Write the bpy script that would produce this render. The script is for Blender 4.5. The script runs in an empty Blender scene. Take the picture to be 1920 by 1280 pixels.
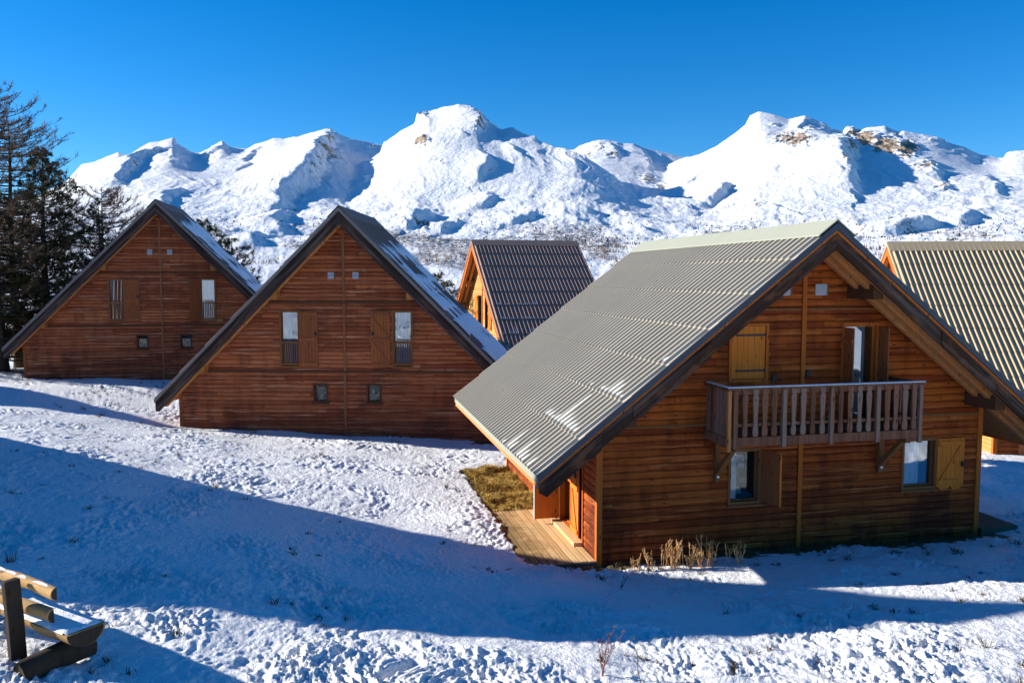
import bpy, math, random
import numpy as np
from math import sin, cos, radians, pi
random.seed(7)
C = bpy.data.collections.new('scene'); bpy.context.scene.collection.children.link(C)
sc = bpy.context.scene

# ---------------------------------------------------------------- noise
_rg = np.random.default_rng(12); _PM = _rg.permutation(1024).astype(np.int32); _GA = _rg.random(1024)*2*pi; _GX = np.cos(_GA).astype(np.float32); _GY = np.sin(_GA).astype(np.float32)
def perlin(x, y, s=0):
    x = np.asarray(x, np.float32); y = np.asarray(y, np.float32)
    x0 = np.floor(x); y0 = np.floor(y); fx = x-x0; fy = y-y0; ix = x0.astype(np.int32)+s*37; iy = y0.astype(np.int32)+s*101
    u = fx*fx*fx*(fx*(fx*6-15)+10); v = fy*fy*fy*(fy*(fy*6-15)+10)
    p0 = _PM[ix & 1023]; p1 = _PM[(ix+1) & 1023]
    def g(p, i, j):
        h = _PM[(p+iy+j) & 1023]; return _GX[h]*(fx-i)+_GY[h]*(fy-j)
    a = g(p0,0,0); a += (g(p1,1,0)-a)*u; b = g(p0,0,1); b += (g(p1,1,1)-b)*u
    return (a+(b-a)*v)*1.5
def fbm(x, y, oct=4, s=0, gain=.5, lac=2.03):
    r = 0; a = 1; t = 0
    for i in range(oct):
        r = r+a*perlin(x, y, s+i*17); t += a; a *= gain; x = x*lac+3.1; y = y*lac+1.7
    return r/t
def ridged(x, y, oct=5, s=0, gain=.5, lac=2.1):
    r = 0; a = 1; t = 0
    for i in range(oct):
        r = r+a*(1-np.abs(perlin(x, y, s+i*13))*1.6); t += a; a *= gain; x = x*lac+5.3; y = y*lac+2.9
    return r/t
def sstep(a, b, x):
    t = np.clip((x-a)/(b-a), 0, 1); return t*t*(3-2*t)

# ---------------------------------------------------------------- materials
class NT:
    def __init__(s, name):
        s.m = bpy.data.materials.new(name); s.m.use_nodes = True; s.t = s.m.node_tree; s.t.nodes.clear()
        s.out = s.t.nodes.new('ShaderNodeOutputMaterial')
    def n(s, typ, ins=None, **kw):
        nd = s.t.nodes.new('ShaderNode'+typ)
        for k, v in kw.items(): setattr(nd, k, v)
        if ins:
            for k, v in ins.items():
                sk = nd.inputs[k]
                if isinstance(v, bpy.types.NodeSocket): s.t.links.new(v, sk)
                else: sk.default_value = v
        return nd
    def math(s, op, a, b=0.0, c=None, clamp=False):
        nd = s.n('Math', operation=op, use_clamp=clamp)
        for i, v in enumerate((a, b) if c is None else (a, b, c)):
            if isinstance(v, bpy.types.NodeSocket): s.t.links.new(v, nd.inputs[i])
            else: nd.inputs[i].default_value = v
        return nd.outputs[0]
    def mix(s, f, a, b, mode='MIX'):
        nd = s.n('Mix', data_type='RGBA', blend_type=mode)
        for i, v in ((0, f), (6, a), (7, b)):
            if isinstance(v, bpy.types.NodeSocket): s.t.links.new(v, nd.inputs[i])
            elif i == 0: nd.inputs[0].default_value = v
            else: nd.inputs[i].default_value = (*v, 1)
        return nd.outputs[2]
    def ramp(s, f, a, b):
        return s.n('MapRange', {0: f, 1: a, 2: b, 3: 0.0, 4: 1.0}, interpolation_type='SMOOTHSTEP').outputs[0]
    def noise(s, vec, scale, detail=3, rough=.5, out=0, dist=0.0):
        return s.n('TexNoise', {'Vector': vec, 'Scale': scale, 'Detail': detail, 'Roughness': rough, 'Distortion': dist}).outputs[out]
    def bsdf(s, col, rough=.7, spec=.3, normal=None, metal=0.0):
        ins = {'Base Color': col if isinstance(col, bpy.types.NodeSocket) else (*col, 1), 'Roughness': rough, 'Specular IOR Level': spec, 'Metallic': metal}
        if normal is not None: ins['Normal'] = normal
        b = s.n('BsdfPrincipled', ins); s.t.links.new(b.outputs[0], s.out.inputs[0]); return b
    def bump(s, h, st=.5, dist=.02):
        return s.n('Bump', {'Height': h, 'Strength': st, 'Distance': dist}).outputs[0]

def mat_siding(name, c1, c2, weather, pitch, wamt=.5, gray=(.20,.15,.12)):
    t = NT(name); oc = t.n('TexCoord').outputs['Object']
    s = t.n('SeparateXYZ', {0: oc}); L = t.math('ADD', s.outputs[0], s.outputs[1]); z = s.outputs[2]
    idx = t.math('FLOOR', t.math('DIVIDE', z, pitch))
    r1 = t.n('TexWhiteNoise', {'W': idx}, noise_dimensions='1D').outputs[0]
    seg = t.math('FLOOR', t.math('ADD', t.math('DIVIDE', L, 3.1), t.math('MULTIPLY', r1, 9.0)))
    w2 = t.n('TexWhiteNoise', {'Vector': t.n('CombineXYZ', {0: idx, 1: seg}).outputs[0]}, noise_dimensions='3D').outputs[0]
    gv = t.n('CombineXYZ', {0: t.math('MULTIPLY', L, .9), 1: t.math('MULTIPLY', w2, 40.0), 2: t.math('MULTIPLY', z, 26.0)}).outputs[0]
    grain = t.noise(gv, 1.6, 5, .62, dist=.4)
    gv2 = t.n('CombineXYZ', {0: t.math('MULTIPLY', L, 3.0), 1: 0.0, 2: t.math('MULTIPLY', z, 7.5)}).outputs[0]
    vor = t.n('TexVoronoi', {'Vector': gv2, 'Scale': 1.0, 'Randomness': 1.0}); knot = t.math('SUBTRACT', 1.0, t.ramp(vor.outputs['Distance'], .07, .17))
    col = t.mix(t.math('ADD', t.math('MULTIPLY', w2, .75), t.math('MULTIPLY', t.math('SUBTRACT', grain, .55), 1.5), clamp=True), c1, c2)
    sf = t.math('FRACT', t.math('ADD', t.math('DIVIDE', L, 3.1), t.math('MULTIPLY', r1, 9.0))); jt = t.math('LESS_THAN', sf, .004); col = t.mix(t.math('MULTIPLY', jt, .85), col, (.03, .012, .006))
    # plank profile dirt: lower lip of each plank collects dirt
    fr = t.math('FRACT', t.math('DIVIDE', z, pitch))
    lip = t.math('SUBTRACT', 1.0, t.ramp(t.math('ADD', fr, t.math('MULTIPLY', t.math('SUBTRACT', grain, .5), .25)), .03, .3))
    col = t.mix(t.math('MULTIPLY', lip, .62), col, (.045, .014, .006))
    wn = t.noise(oc, .55, 4, .6); wn2 = t.noise(t.n('CombineXYZ', {0: t.math('MULTIPLY', L, 2.2), 1: 3.0, 2: t.math('MULTIPLY', z, .5)}).outputs[0], 1.3, 4, .6)
    low = t.math('SUBTRACT', 1.0, t.ramp(t.math('ADD', z, t.math('MULTIPLY', wn, 1.2)), .3, 3.0))
    wm = t.math('MULTIPLY', t.math('ADD', t.math('MULTIPLY', t.ramp(t.math('MULTIPLY', wn, wn2), .18, .42), .8), t.math('MULTIPLY', low, .6), clamp=True), wamt)
    col = t.mix(wm, col, weather)
    gm = t.math('MULTIPLY', t.ramp(t.math('MULTIPLY', grain, t.noise(gv, .5, 3)), .27, .42), wamt)
    col = t.mix(gm, col, gray)
    col = t.mix(t.math('MULTIPLY', knot, .8), col, (.05, .016, .006))
    h = t.math('SUBTRACT', grain, t.math('MULTIPLY', knot, .3))
    t.bsdf(col, .75, .15, t.bump(h, .5, .012)); return t.m

def mat_wood(name, c1, c2, gray, gamt, axis='z', scale=1.0, rough=.8, knots=True, ov=.15):
    t = NT(name); oc = t.n('TexCoord').outputs['Object']; oi = t.n('ObjectInfo').outputs['Random']
    s = t.n('SeparateXYZ', {0: oc}); X, Y, Z = s.outputs
    k = {'x': (1, 22, 22), 'y': (22, 1, 22), 'z': (22, 22, 1)}[axis]
    off = t.math('MULTIPLY', oi, 31.0)
    v = t.n('CombineXYZ', {0: t.math('MULTIPLY_ADD', X, k[0]*scale, off), 1: t.math('MULTIPLY_ADD', Y, k[1]*scale, off), 2: t.math('MULTIPLY_ADD', Z, k[2]*scale, off)}).outputs[0]
    g = t.noise(v, 1.3, 5, .6, dist=.5); g2 = t.noise(v, .35, 3, .5)
    col = t.mix(t.math('ADD', t.math('MULTIPLY', t.math('SUBTRACT', g, .5), 1.6), t.math('ADD', t.math('MULTIPLY', oi, .5), .25), clamp=True), c1, c2)
    col = t.mix(t.math('MULTIPLY', t.ramp(t.math('ADD', g2, t.math('MULTIPLY', t.math('SUBTRACT', oi, .5 if ov > .2 else 0), ov)), .42, .62), gamt), col, gray)
    if knots:
        v2 = t.n('CombineXYZ', {0: t.math('MULTIPLY', X, 3+5*(axis!='x')), 1: t.math('MULTIPLY', Y, 3+5*(axis!='y')), 2: t.math('MULTIPLY', Z, 3+5*(axis!='z'))}).outputs[0]
        vor = t.n('TexVoronoi', {'Vector': v2, 'Scale': 1.0}); kn = t.math('SUBTRACT', 1.0, t.ramp(vor.outputs['Distance'], .08, .18))
        col = t.mix(t.math('MULTIPLY', kn, .75), col, (.04, .015, .007))
    t.bsdf(col, rough, .15, t.bump(g, .5, .008)); return t.m

def mat_barge(name, k, c1, c2, gray, red, g0=.45):
    t = NT(name); oc = t.n('TexCoord').outputs['Object']; s = t.n('SeparateXYZ', {0: oc}); ax = t.math('ABSOLUTE', s.outputs[0]); oi = t.n('ObjectInfo').outputs['Random']
    perp = t.math('MULTIPLY_ADD', ax, k, s.outputs[2]); al = t.math('MULTIPLY_ADD', s.outputs[2], -k, ax)
    v = t.n('CombineXYZ', {0: t.math('MULTIPLY', al, .9), 1: t.math('MULTIPLY', oi, 20.0), 2: t.math('MULTIPLY', perp, 20.0)}).outputs[0]
    g = t.noise(v, 1.5, 6, .65, dist=.3); b = t.noise(v, .45, 3, .5); p = t.noise(t.n('CombineXYZ', {0: al, 1: 5.0, 2: t.math('MULTIPLY', perp, 3.0)}).outputs[0], 1.1, 3, .6)
    col = t.mix(t.math('MULTIPLY_ADD', t.math('SUBTRACT', g, .5), 1.8, .5, True), c1, c2)
    col = t.mix(t.math('MULTIPLY', t.ramp(p, .5, .66), .8), col, red); col = t.mix(t.math('MULTIPLY', t.ramp(b, g0, .66), .7), col, gray)
    t.bsdf(col, .85, .12, t.bump(g, .6, .01)); return t.m

def mat_plain(name, c, rough=.6, spec=.3, metal=0.0, var=.15, scale=4.0):
    t = NT(name); oc = t.n('TexCoord').outputs['Object']
    n = t.noise(oc, scale, 4, .6)
    col = t.mix(n, tuple(x*(1-var) for x in c), tuple(min(1, x*(1+var)) for x in c))
    t.bsdf(col, rough, spec, t.bump(n, .2, .01), metal); return t.m

def mat_roof(name, c, dirt, rust=.4, rough=.6):
    t = NT(name); oc = t.n('TexCoord').outputs['Object']
    n = t.noise(oc, .8, 4, .6); n2 = t.noise(oc, 9, 4, .6)
    s = t.n('SeparateXYZ', {0: oc}); st = t.noise(t.n('CombineXYZ', {0: s.outputs[0], 1: t.math('MULTIPLY', s.outputs[1], 14.0), 2: s.outputs[2]}).outputs[0], .9, 3, .6)
    col = t.mix(t.math('MULTIPLY', t.math('ADD', n, st), .5), c, dirt)
    col = t.mix(t.math('MULTIPLY', t.ramp(t.math('MULTIPLY', n2, st), .36, .46), rust), col, (.33, .17, .06))
    t.bsdf(col, rough, .2, t.bump(n2, .15, .01)); return t.m

def mat_snow(name, attr=False, bs=1.0, col=(.86, .88, .90)):
    t = NT(name); oc = t.n('TexCoord').outputs['Object']
    n1 = t.noise(oc, 7*bs, 6, .62); n2 = t.noise(oc, 45*bs, 4, .6)
    n3 = t.noise(oc, 18*bs, 5, .65); h = t.math('ADD', t.math('ADD', n1, t.math('MULTIPLY', n3, .8)), t.math('MULTIPLY', n2, .4))
    nn = t.noise(oc, 1.3*bs, 3)
    base = t.mix(nn, tuple(x*.95 for x in col), col)
    if attr:
        a = t.n('Attribute', attribute_name='dirt').outputs['Fac']
        dn = t.noise(oc, 5.0, 5, .65); dn2 = t.noise(oc, 30.0, 3, .6)
        g = t.math('ADD', t.math('MULTIPLY', dn, .8), t.math('MULTIPLY', dn2, .2))
        m = t.ramp(t.math('ADD', a, t.math('SUBTRACT', g, .5)), .43, .52)
        dcol = t.mix(dn2, (.045, .035, .015), (.19, .14, .055))
        base = t.mix(m, base, dcol)
    t.bsdf(base, .55, .25, t.bump(h, 1.0, (.055 if attr else .03)/bs)); return t.m

def mat_mountain():
    t = NT('mountain_snow_rock'); oc = t.n('TexCoord').outputs['Object']
    a = t.n('Attribute', attribute_name='rock').outputs['Fac']
    n1 = t.noise(oc, .011, 7, .68); n2 = t.noise(oc, .06, 5, .65)
    g = t.math('ADD', t.math('MULTIPLY', n1, .6), t.math('MULTIPLY', n2, .4))
    m = t.ramp(t.math('ADD', a, t.math('MULTIPLY', t.math('SUBTRACT', g, .5), 2.2)), .62, .78)
    rc = t.mix(n2, (.16, .12, .09), (.46, .35, .25))
    v = t.n('Attribute', attribute_name='veg').outputs['Fac']
    vn = t.noise(oc, .09, 6, .75); vm = t.ramp(t.math('ADD', v, t.math('MULTIPLY', t.math('SUBTRACT', vn, .5), 2.6)), .95, 1.15)
    base = t.mix(m, (.80, .82, .84), rc)
    base = t.mix(t.math('MULTIPLY', vm, .85), base, t.mix(t.noise(oc, .02, 2), (.05, .045, .03), (.17, .11, .08)))
    h = t.math('ADD', t.math('MULTIPLY', n2, 1.0), t.math('MULTIPLY', n1, 1.0))
    t.bsdf(base, .6, .2, t.bump(h, .6, 14.0)); return t.m

def mat_glass(nm='window_glass', ex=.20):
    t = NT(nm)
    gl = t.n('BsdfGlossy', {'Color': (.9, .93, .95, 1), 'Roughness': .02}); tr = t.n('BsdfTransparent', {'Color': (.82, .88, .9, 1)})
    lw = t.n('LayerWeight', {'Blend': .35}).outputs['Fresnel']
    f = t.math('ADD', t.math('MULTIPLY', lw, 1.0 if ex > .1 else .35), ex, clamp=True)
    mx = t.n('MixShader', {0: f, 1: tr.outputs[0], 2: gl.outputs[0]}); t.t.links.new(mx.outputs[0], t.out.inputs[0]); return t.m
def mat_foliage(name, c1, c2, sc_=3.0):
    t = NT(name); oc = t.n('TexCoord').outputs['Object']; n = t.noise(oc, sc_, 3, .6); n = t.ramp(n, .35, .65)
    col = t.mix(n, c1, c2); t.bsdf(col, .7, .2); return t.m

def mat_deck():
    t = NT('mossy_deck_wood'); oc = t.n('TexCoord').outputs['Object']; oi = t.n('ObjectInfo').outputs['Random']; s = t.n('SeparateXYZ', {0: oc})  # pale yellowish boards with mossy brown towards the outer side
    v = t.n('CombineXYZ', {0: t.math('MULTIPLY', s.outputs[0], 24.0), 1: t.math('MULTIPLY_ADD', s.outputs[1], 1.0, t.math('MULTIPLY', oi, 30.0)), 2: s.outputs[2]}).outputs[0]
    g = t.noise(v, 1.4, 5, .65); col = t.mix(t.math('MULTIPLY_ADD', t.math('SUBTRACT', g, .5), 1.6, t.math('MULTIPLY_ADD', oi, .5, .25), True), (.46, .27, .11), (.78, .56, .30))
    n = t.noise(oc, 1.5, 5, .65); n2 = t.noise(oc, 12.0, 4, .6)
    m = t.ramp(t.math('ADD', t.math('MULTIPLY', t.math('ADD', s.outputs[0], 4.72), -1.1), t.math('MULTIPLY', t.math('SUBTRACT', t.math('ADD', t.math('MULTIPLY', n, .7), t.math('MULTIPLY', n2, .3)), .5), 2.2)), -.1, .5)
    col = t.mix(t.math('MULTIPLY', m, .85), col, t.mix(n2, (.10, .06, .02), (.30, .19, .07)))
    t.bsdf(col, .8, .15, t.bump(g, .5, .008)); return t.m
PITCH = .135
MT = dict(
 barge_main=mat_barge('front_barge_wood', .776, (.022,.012,.009), (.085,.038,.02), (.13,.095,.08), (.20,.075,.03)),
 barge_rear=mat_barge('rear_barge_wood', 1.005, (.022,.014,.014), (.075,.045,.035), (.14,.11,.10), (.12,.06,.035)),
 flash_pale=mat_plain('pale_metal_flashing', (.20,.17,.15), .45, .4),
 sid_main=mat_siding('orange_siding', (.27,.045,.007), (.68,.168,.021), (.085,.015,.005), PITCH, .9, (.52,.16,.045)),
 sid_back=mat_siding('brown_siding', (.27,.062,.022), (.62,.19,.066), (.090,.028,.018), PITCH, .75, (.60,.30,.17)),
 sid_light=mat_siding('honey_siding', (.50,.25,.07), (.72,.42,.15), (.42,.20,.06), PITCH, .4, (.5,.33,.16)),
 soffit=mat_wood('soffit_wood', (.40,.12,.022), (.70,.27,.06), (.40,.17,.07), .4, 'y'),
 rafter=mat_wood('rafter_wood', (.46,.15,.035), (.76,.31,.09), (.36,.19,.10), .4, 'z'),
 barge=mat_wood('weathered_barge_wood', (.040,.024,.022), (.12,.062,.042), (.15,.115,.105), .6, 'z', .6),
 purlin=mat_wood('purlin_wood', (.40,.15,.03), (.6,.27,.07), (.2,.1,.05), .3, 'y'),
 dark_beam=mat_wood('dark_beam_wood', (.07,.028,.012), (.15,.06,.024), (.10,.06,.04), .4, 'y'),
 trim=mat_wood('trim_wood', (.40,.095,.012), (.66,.18,.028), (.3,.09,.03), .3, 'z'),
 trim_back=mat_wood('brown_trim_wood', (.20,.07,.028), (.36,.14,.05), (.2,.12,.08), .4, 'z'),
 shutter=mat_wood('shutter_wood', (.52,.13,.014), (.78,.255,.035), (.45,.13,.03), .2, 'z'),
 shutter_back=mat_wood('brown_shutter_wood', (.24,.068,.02), (.46,.14,.04), (.2,.08,.045), .3, 'z'),
 frame=mat_wood('frame_wood', (.20,.075,.022), (.34,.14,.045), (.15,.08,.05), .3, 'z'),
 gray_wood=mat_wood('grey_baluster_wood', (.11,.042,.022), (.34,.14,.075), (.27,.175,.13), .8, 'z', .8, ov=.55),
 deck=mat_deck(), deck_plain=mat_wood('deck_wood', (.42,.27,.13), (.66,.48,.27), (.36,.25,.13), .7, 'y', .8),
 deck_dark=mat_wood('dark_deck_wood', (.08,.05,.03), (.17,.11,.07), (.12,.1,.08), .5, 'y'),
 log=mat_wood('log_wood', (.34,.18,.06), (.66,.41,.17), (.22,.15,.08), .7, 'x', 1.0),
 shaded_log=mat_wood('shaded_log_wood', (.018,.011,.007), (.05,.03,.018), (.075,.06,.045), .4, 'z'),  # log wood darkened to hold the shade on ends, post and supports
 flash=mat_plain('dark_metal_flashing', (.040,.045,.062), .45, .4),
 roof_green=mat_roof('pale_green_metal', (.335,.307,.248), (.45,.415,.343), .45),
 roof_tan=mat_roof('olive_metal', (.37,.285,.165), (.47,.37,.235), .2),
 roof_dark=mat_roof('dark_brown_metal', (.27,.155,.115), (.42,.27,.21), .1, rough=.8),
 roof_brown=mat_roof('brown_metal', (.17,.125,.115), (.26,.20,.18), .1, rough=.8),
 cap_green=mat_roof('ridge_metal', (.27,.285,.225), (.35,.36,.29), .2),
 iron=mat_plain('black_iron', (.02,.02,.022), .5, .4),
 flash_dark=mat_barge('upper_barge_wood', 1.005, (.016,.009,.008), (.05,.028,.02), (.09,.065,.055), (.07,.035,.02)), glass=mat_glass(), glass_dark=mat_glass('dark_window_glass', .035),
 curtain=mat_plain('white_curtain', (.78,.80,.84), .9, .1, var=.06),
 dark_in=mat_plain('dark_room', (.022,.028,.04), .9, .1),  # near-black rooms; the blue tint stands in for sky mirrored in the panes
 gray_in=mat_plain('grey_room_fittings', (.30,.31,.30), .6, .3),
 vent=mat_plain('grey_vent', (.40,.42,.46), .5, .3),
 white=mat_plain('white_paint', (.8,.8,.8), .4, .3),
 snow=mat_snow('snow_crust', True),
 rsnow=mat_snow('roof_snow_material', False, 1.0),
 mount=mat_mountain(),
 bark=mat_plain('larch_bark', (.085,.06,.045), .9, .1, var=.4, scale=12),
 twig=mat_foliage('bare_twig', (.070,.040,.022), (.24,.15,.085), 1.2),
 needle=mat_foliage('pine_needles', (.026,.036,.012), (.14,.125,.038), 1.5),
 needle2=mat_foliage('young_pine_needles', (.02,.045,.02), (.07,.11,.035), 1.5),
 dry=mat_foliage('dry_stalk', (.50,.25,.09), (.78,.50,.24), 4),
 drydark=mat_foliage('dark_dead_grass', (.05,.035,.02), (.16,.11,.05), 4),
 grass=mat_foliage('winter_grass', (.12,.085,.018), (.80,.56,.15), 9),
 redtwig=mat_foliage('red_twig', (.18,.05,.035), (.30,.13,.09), 4),
 farveg=mat_foliage('far_shrub', (.022,.026,.018), (.06,.055,.035), .01),
 farwood=mat_foliage('far_bare_wood', (.12,.07,.045), (.24,.15,.10), .01),
 bush=mat_foliage('yellow_green_bush', (.12,.14,.03), (.30,.28,.08), 3),
)

# ---------------------------------------------------------------- mesh builder
class MB:
    def __init__(s, f=None): s.v = []; s.f = []; s.mp = f or (lambda u, v, z: (u, v, z))
    def add(s, vs, fs):
        b = len(s.v); s.v += [s.mp(*p) for p in vs]; s.f += [tuple(i+b for i in f) for f in fs]; return s
    def box(s, x0, x1, y0, y1, z0, z1):
        return s.add([(x, y, z) for z in (z0, z1) for y in (y0, y1) for x in (x0, x1)],
                     [(0,2,3,1), (4,5,7,6), (0,1,5,4), (2,6,7,3), (0,4,6,2), (1,3,7,5)])
    def prism_y(s, poly, y0, y1):          # poly in x,z
        n = len(poly)
        s.add([(x, y0, z) for x, z in poly]+[(x, y1, z) for x, z in poly],
              [tuple(range(n)), tuple(range(2*n-1, n-1, -1))]+[(i, i+n, (i+1) % n+n, (i+1) % n) for i in range(n)]); return s
    def bar(s, a, b, w, h, up=(0, 0, 1)):   # rectangular bar from a to b
        a = np.array(a, float); b = np.array(b, float); d = b-a; d /= np.linalg.norm(d)
        up = np.array(up, float); sx = np.cross(d, up); sx /= np.linalg.norm(sx); uz = np.cross(sx, d)
        P = []
        for p in (a, b):
            for i, j in ((-1,-1), (1,-1), (1,1), (-1,1)): P.append(tuple(p+sx*i*w/2+uz*j*h/2))
        return s.add(P, [(0,1,2,3), (7,6,5,4), (0,4,5,1), (1,5,6,2), (2,6,7,3), (3,7,4,0)])
    def tube(s, pts, rad, n=5, cap=True):
        pts = [np.array(p, float) for p in pts]; V = []; F = []
        for i, p in enumerate(pts):
            d = pts[min(i+1, len(pts)-1)]-pts[max(i-1, 0)]; d = d/(np.linalg.norm(d)+1e-9)
            a = np.cross(d, (0.31, .2, .93)); a /= np.linalg.norm(a)+1e-9; b = np.cross(d, a)
            r = rad[i] if hasattr(rad, '__len__') else rad
            for k in range(n):
                t = 2*pi*k/n; V.append(tuple(p+(a*cos(t)+b*sin(t))*r))
        for i in range(len(pts)-1):
            for k in range(n): F.append((i*n+k, i*n+(k+1) % n, (i+1)*n+(k+1) % n, (i+1)*n+k))
        if cap: F.append(tuple(range(n))); F.append(tuple(range((len(pts)-1)*n, len(pts)*n)))
        return s.add(V, F)
    def build(s, name, mat, parent=None, smooth=False, bevel=0):
        me = bpy.data.meshes.new(name); me.from_pydata(s.v, [], s.f); me.update()
        return finish(name, me, mat, parent, smooth, bevel)
def finish(name, me, mat, parent=None, smooth=False, bevel=0):
    if mat: me.materials.append(MT[mat] if isinstance(mat, str) else mat)
    if smooth: me.polygons.foreach_set('use_smooth', [True]*len(me.polygons))
    o = bpy.data.objects.new(name, me); C.objects.link(o)
    if parent: o.parent = parent
    if bevel:
        b = o.modifiers.new('bevel', 'BEVEL'); b.width = bevel; b.segments = 2; b.limit_method = 'ANGLE'
    return o
def npmesh(name, V, F4=None, F3=None):
    me = bpy.data.meshes.new(name); V = np.asarray(V, np.float32)
    me.vertices.add(len(V)); me.vertices.foreach_set('co', V.ravel())
    parts = []; starts = []; tot = 0
    for F, k in ((F4, 4), (F3, 3)):
        if F is not None and len(F):
            F = np.asarray(F, np.int32); parts.append(F.ravel()); starts.append(tot+np.arange(len(F), dtype=np.int32)*k); tot += F.size
    if not parts: me.update(); return me
    li = np.concatenate(parts); st = np.concatenate(starts)
    me.loops.add(len(li)); me.loops.foreach_set('vertex_index', li)
    me.polygons.add(len(st)); me.polygons.foreach_set('loop_start', st)
    me.update(calc_edges=True); return me
def tag(o, label=None, cat=None, group=None, kind=None):
    if label: o['label'] = label
    if cat: o['category'] = cat
    if group: o['group'] = group
    if kind: o['kind'] = kind
    return o
def empty(name, loc, rz=0):
    o = bpy.data.objects.new(name, None); C.objects.link(o); o.location = loc; o.rotation_euler = (0, 0, rz); o.empty_display_size = .3; return o
def children(o): return [c for c in C.objects if c.parent == o]
def copy_tree(o, parent=None):
    c = o.copy(); C.objects.link(c); c.parent = parent
    for ch in [x for x in list(C.objects) if x.parent == o]: copy_tree(ch, c)
    return c

# ---------------------------------------------------------------- camera
FPX = 1518.0; PT = .078
def ray(px, py):
    a = (px-960)/FPX; b = (640-py)/FPX
    return np.array([a, cos(PT)+b*sin(PT), -sin(PT)+b*cos(PT)])
cam = bpy.data.cameras.new('camera'); co = bpy.data.objects.new('camera', cam); C.objects.link(co)
cam.sensor_width = 36; cam.lens = FPX/1920*36; cam.clip_end = 40000; cam.clip_start = .1
co.rotation_euler = (pi/2-PT, 0, 0); sc.camera = co

# ---------------------------------------------------------------- light
SUN_E = radians(21.5); SUN_B = radians(8)       # elevation; how far behind the left side
sdir = np.array([-cos(SUN_B)*cos(SUN_E), sin(SUN_B)*cos(SUN_E), sin(SUN_E)])
sl = bpy.data.lights.new('sun', 'SUN'); so = bpy.data.objects.new('sun', sl); C.objects.link(so)
sl.energy = 5.0; sl.angle = radians(.55); sl.color = (1, .93, .82)
from mathutils import Vector
so.rotation_euler = Vector(sdir).to_track_quat('Z', 'Y').to_euler(); so.location = (-40, 10, 30)
w = bpy.data.worlds.new('World'); sc.world = w; w.use_nodes = True; wt = w.node_tree
bg = wt.nodes['Background']; sky = wt.nodes.new('ShaderNodeTexSky'); sky.sky_type = 'NISHITA'; sky.sun_disc = False
sky.sun_elevation = SUN_E; sky.sun_rotation = radians(278); sky.altitude = 1500; sky.air_density = 1.0; sky.dust_density = .3; sky.ozone_density = 2.5
hs = wt.nodes.new('ShaderNodeHueSaturation'); hs.inputs['Saturation'].default_value = 1.45; hs.inputs['Value'].default_value = 1.0; hs.inputs['Hue'].default_value=.492
wt.links.new(sky.outputs[0], hs.inputs['Color']); tn = wt.nodes.new('ShaderNodeMix'); tn.data_type = 'RGBA'; tn.blend_type = 'MULTIPLY'; tn.inputs[0].default_value = 1; tn.inputs[7].default_value = (.62, .86, 1.12, 1); wt.links.new(hs.outputs[0], tn.inputs[6]); wt.links.new(tn.outputs[2], bg.inputs[0]); bg.inputs[1].default_value = .084
vs = sc.view_settings; vs.view_transform = 'Standard'; vs.look = 'None'; vs.exposure = .9; vs.gamma = 1
sc.cycles.max_bounces = 6; sc.cycles.transparent_max_bounces = 8; sc.cycles.caustics_reflective = False; sc.cycles.caustics_refractive = False
# ---------------------------------------------------------------- houses
def off(z):
    t = (z/PITCH) % 1.0
    return .004+.024*math.sqrt(max(0, 1-(2*t-1)**2))**.8
TS = (0, .05, .16, .35, .6, .82, .94)
def siding(mb, z0, z1, xl, xr, ops):
    zs = {round(z0, 4), round(z1, 4)}
    k = math.floor(z0/PITCH)
    while k*PITCH < z1:
        for t in TS:
            z = (k+t)*PITCH
            if z0 < z < z1: zs.add(round(z, 4))
        k += 1
    for o in ops: zs.add(round(o[2], 4)); zs.add(round(o[3], 4))
    zs = sorted(z for z in zs if z0-1e-6 <= z <= z1+1e-6)
    for a, b in zip(zs, zs[1:]):
        if b-a < 1e-5: continue
        m = (a+b)/2; cuts = sorted((o[0], o[1]) for o in ops if o[2] < m < o[3])
        ints = []; cur = None
        lo = (xl(a), xl(b)); hi = (xr(a), xr(b)); s = lo
        for c0, c1 in cuts:
            ints.append((s, (c0, c0))); s = (c1, c1)
        ints.append((s, hi))
        for (la, lb), (ra, rb) in ints:
            if ra-la < 1e-4 and rb-lb < 1e-4: continue
            mb.add([(la, off(a), a), (ra, off(a), a), (rb, off(b), b), (lb, off(b), b)], [(0, 1, 2, 3)])
def ring(mb, x0, x1, z0, z1, w, v0, v1):
    mb.box(x0, x0+w, v0, v1, z0, z1); mb.box(x1-w, x1, v0, v1, z0, z1)
    mb.box(x0+w, x1-w, v0, v1, z1-w, z1); mb.box(x0+w, x1-w, v0, v1, z0, z0+w)
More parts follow.
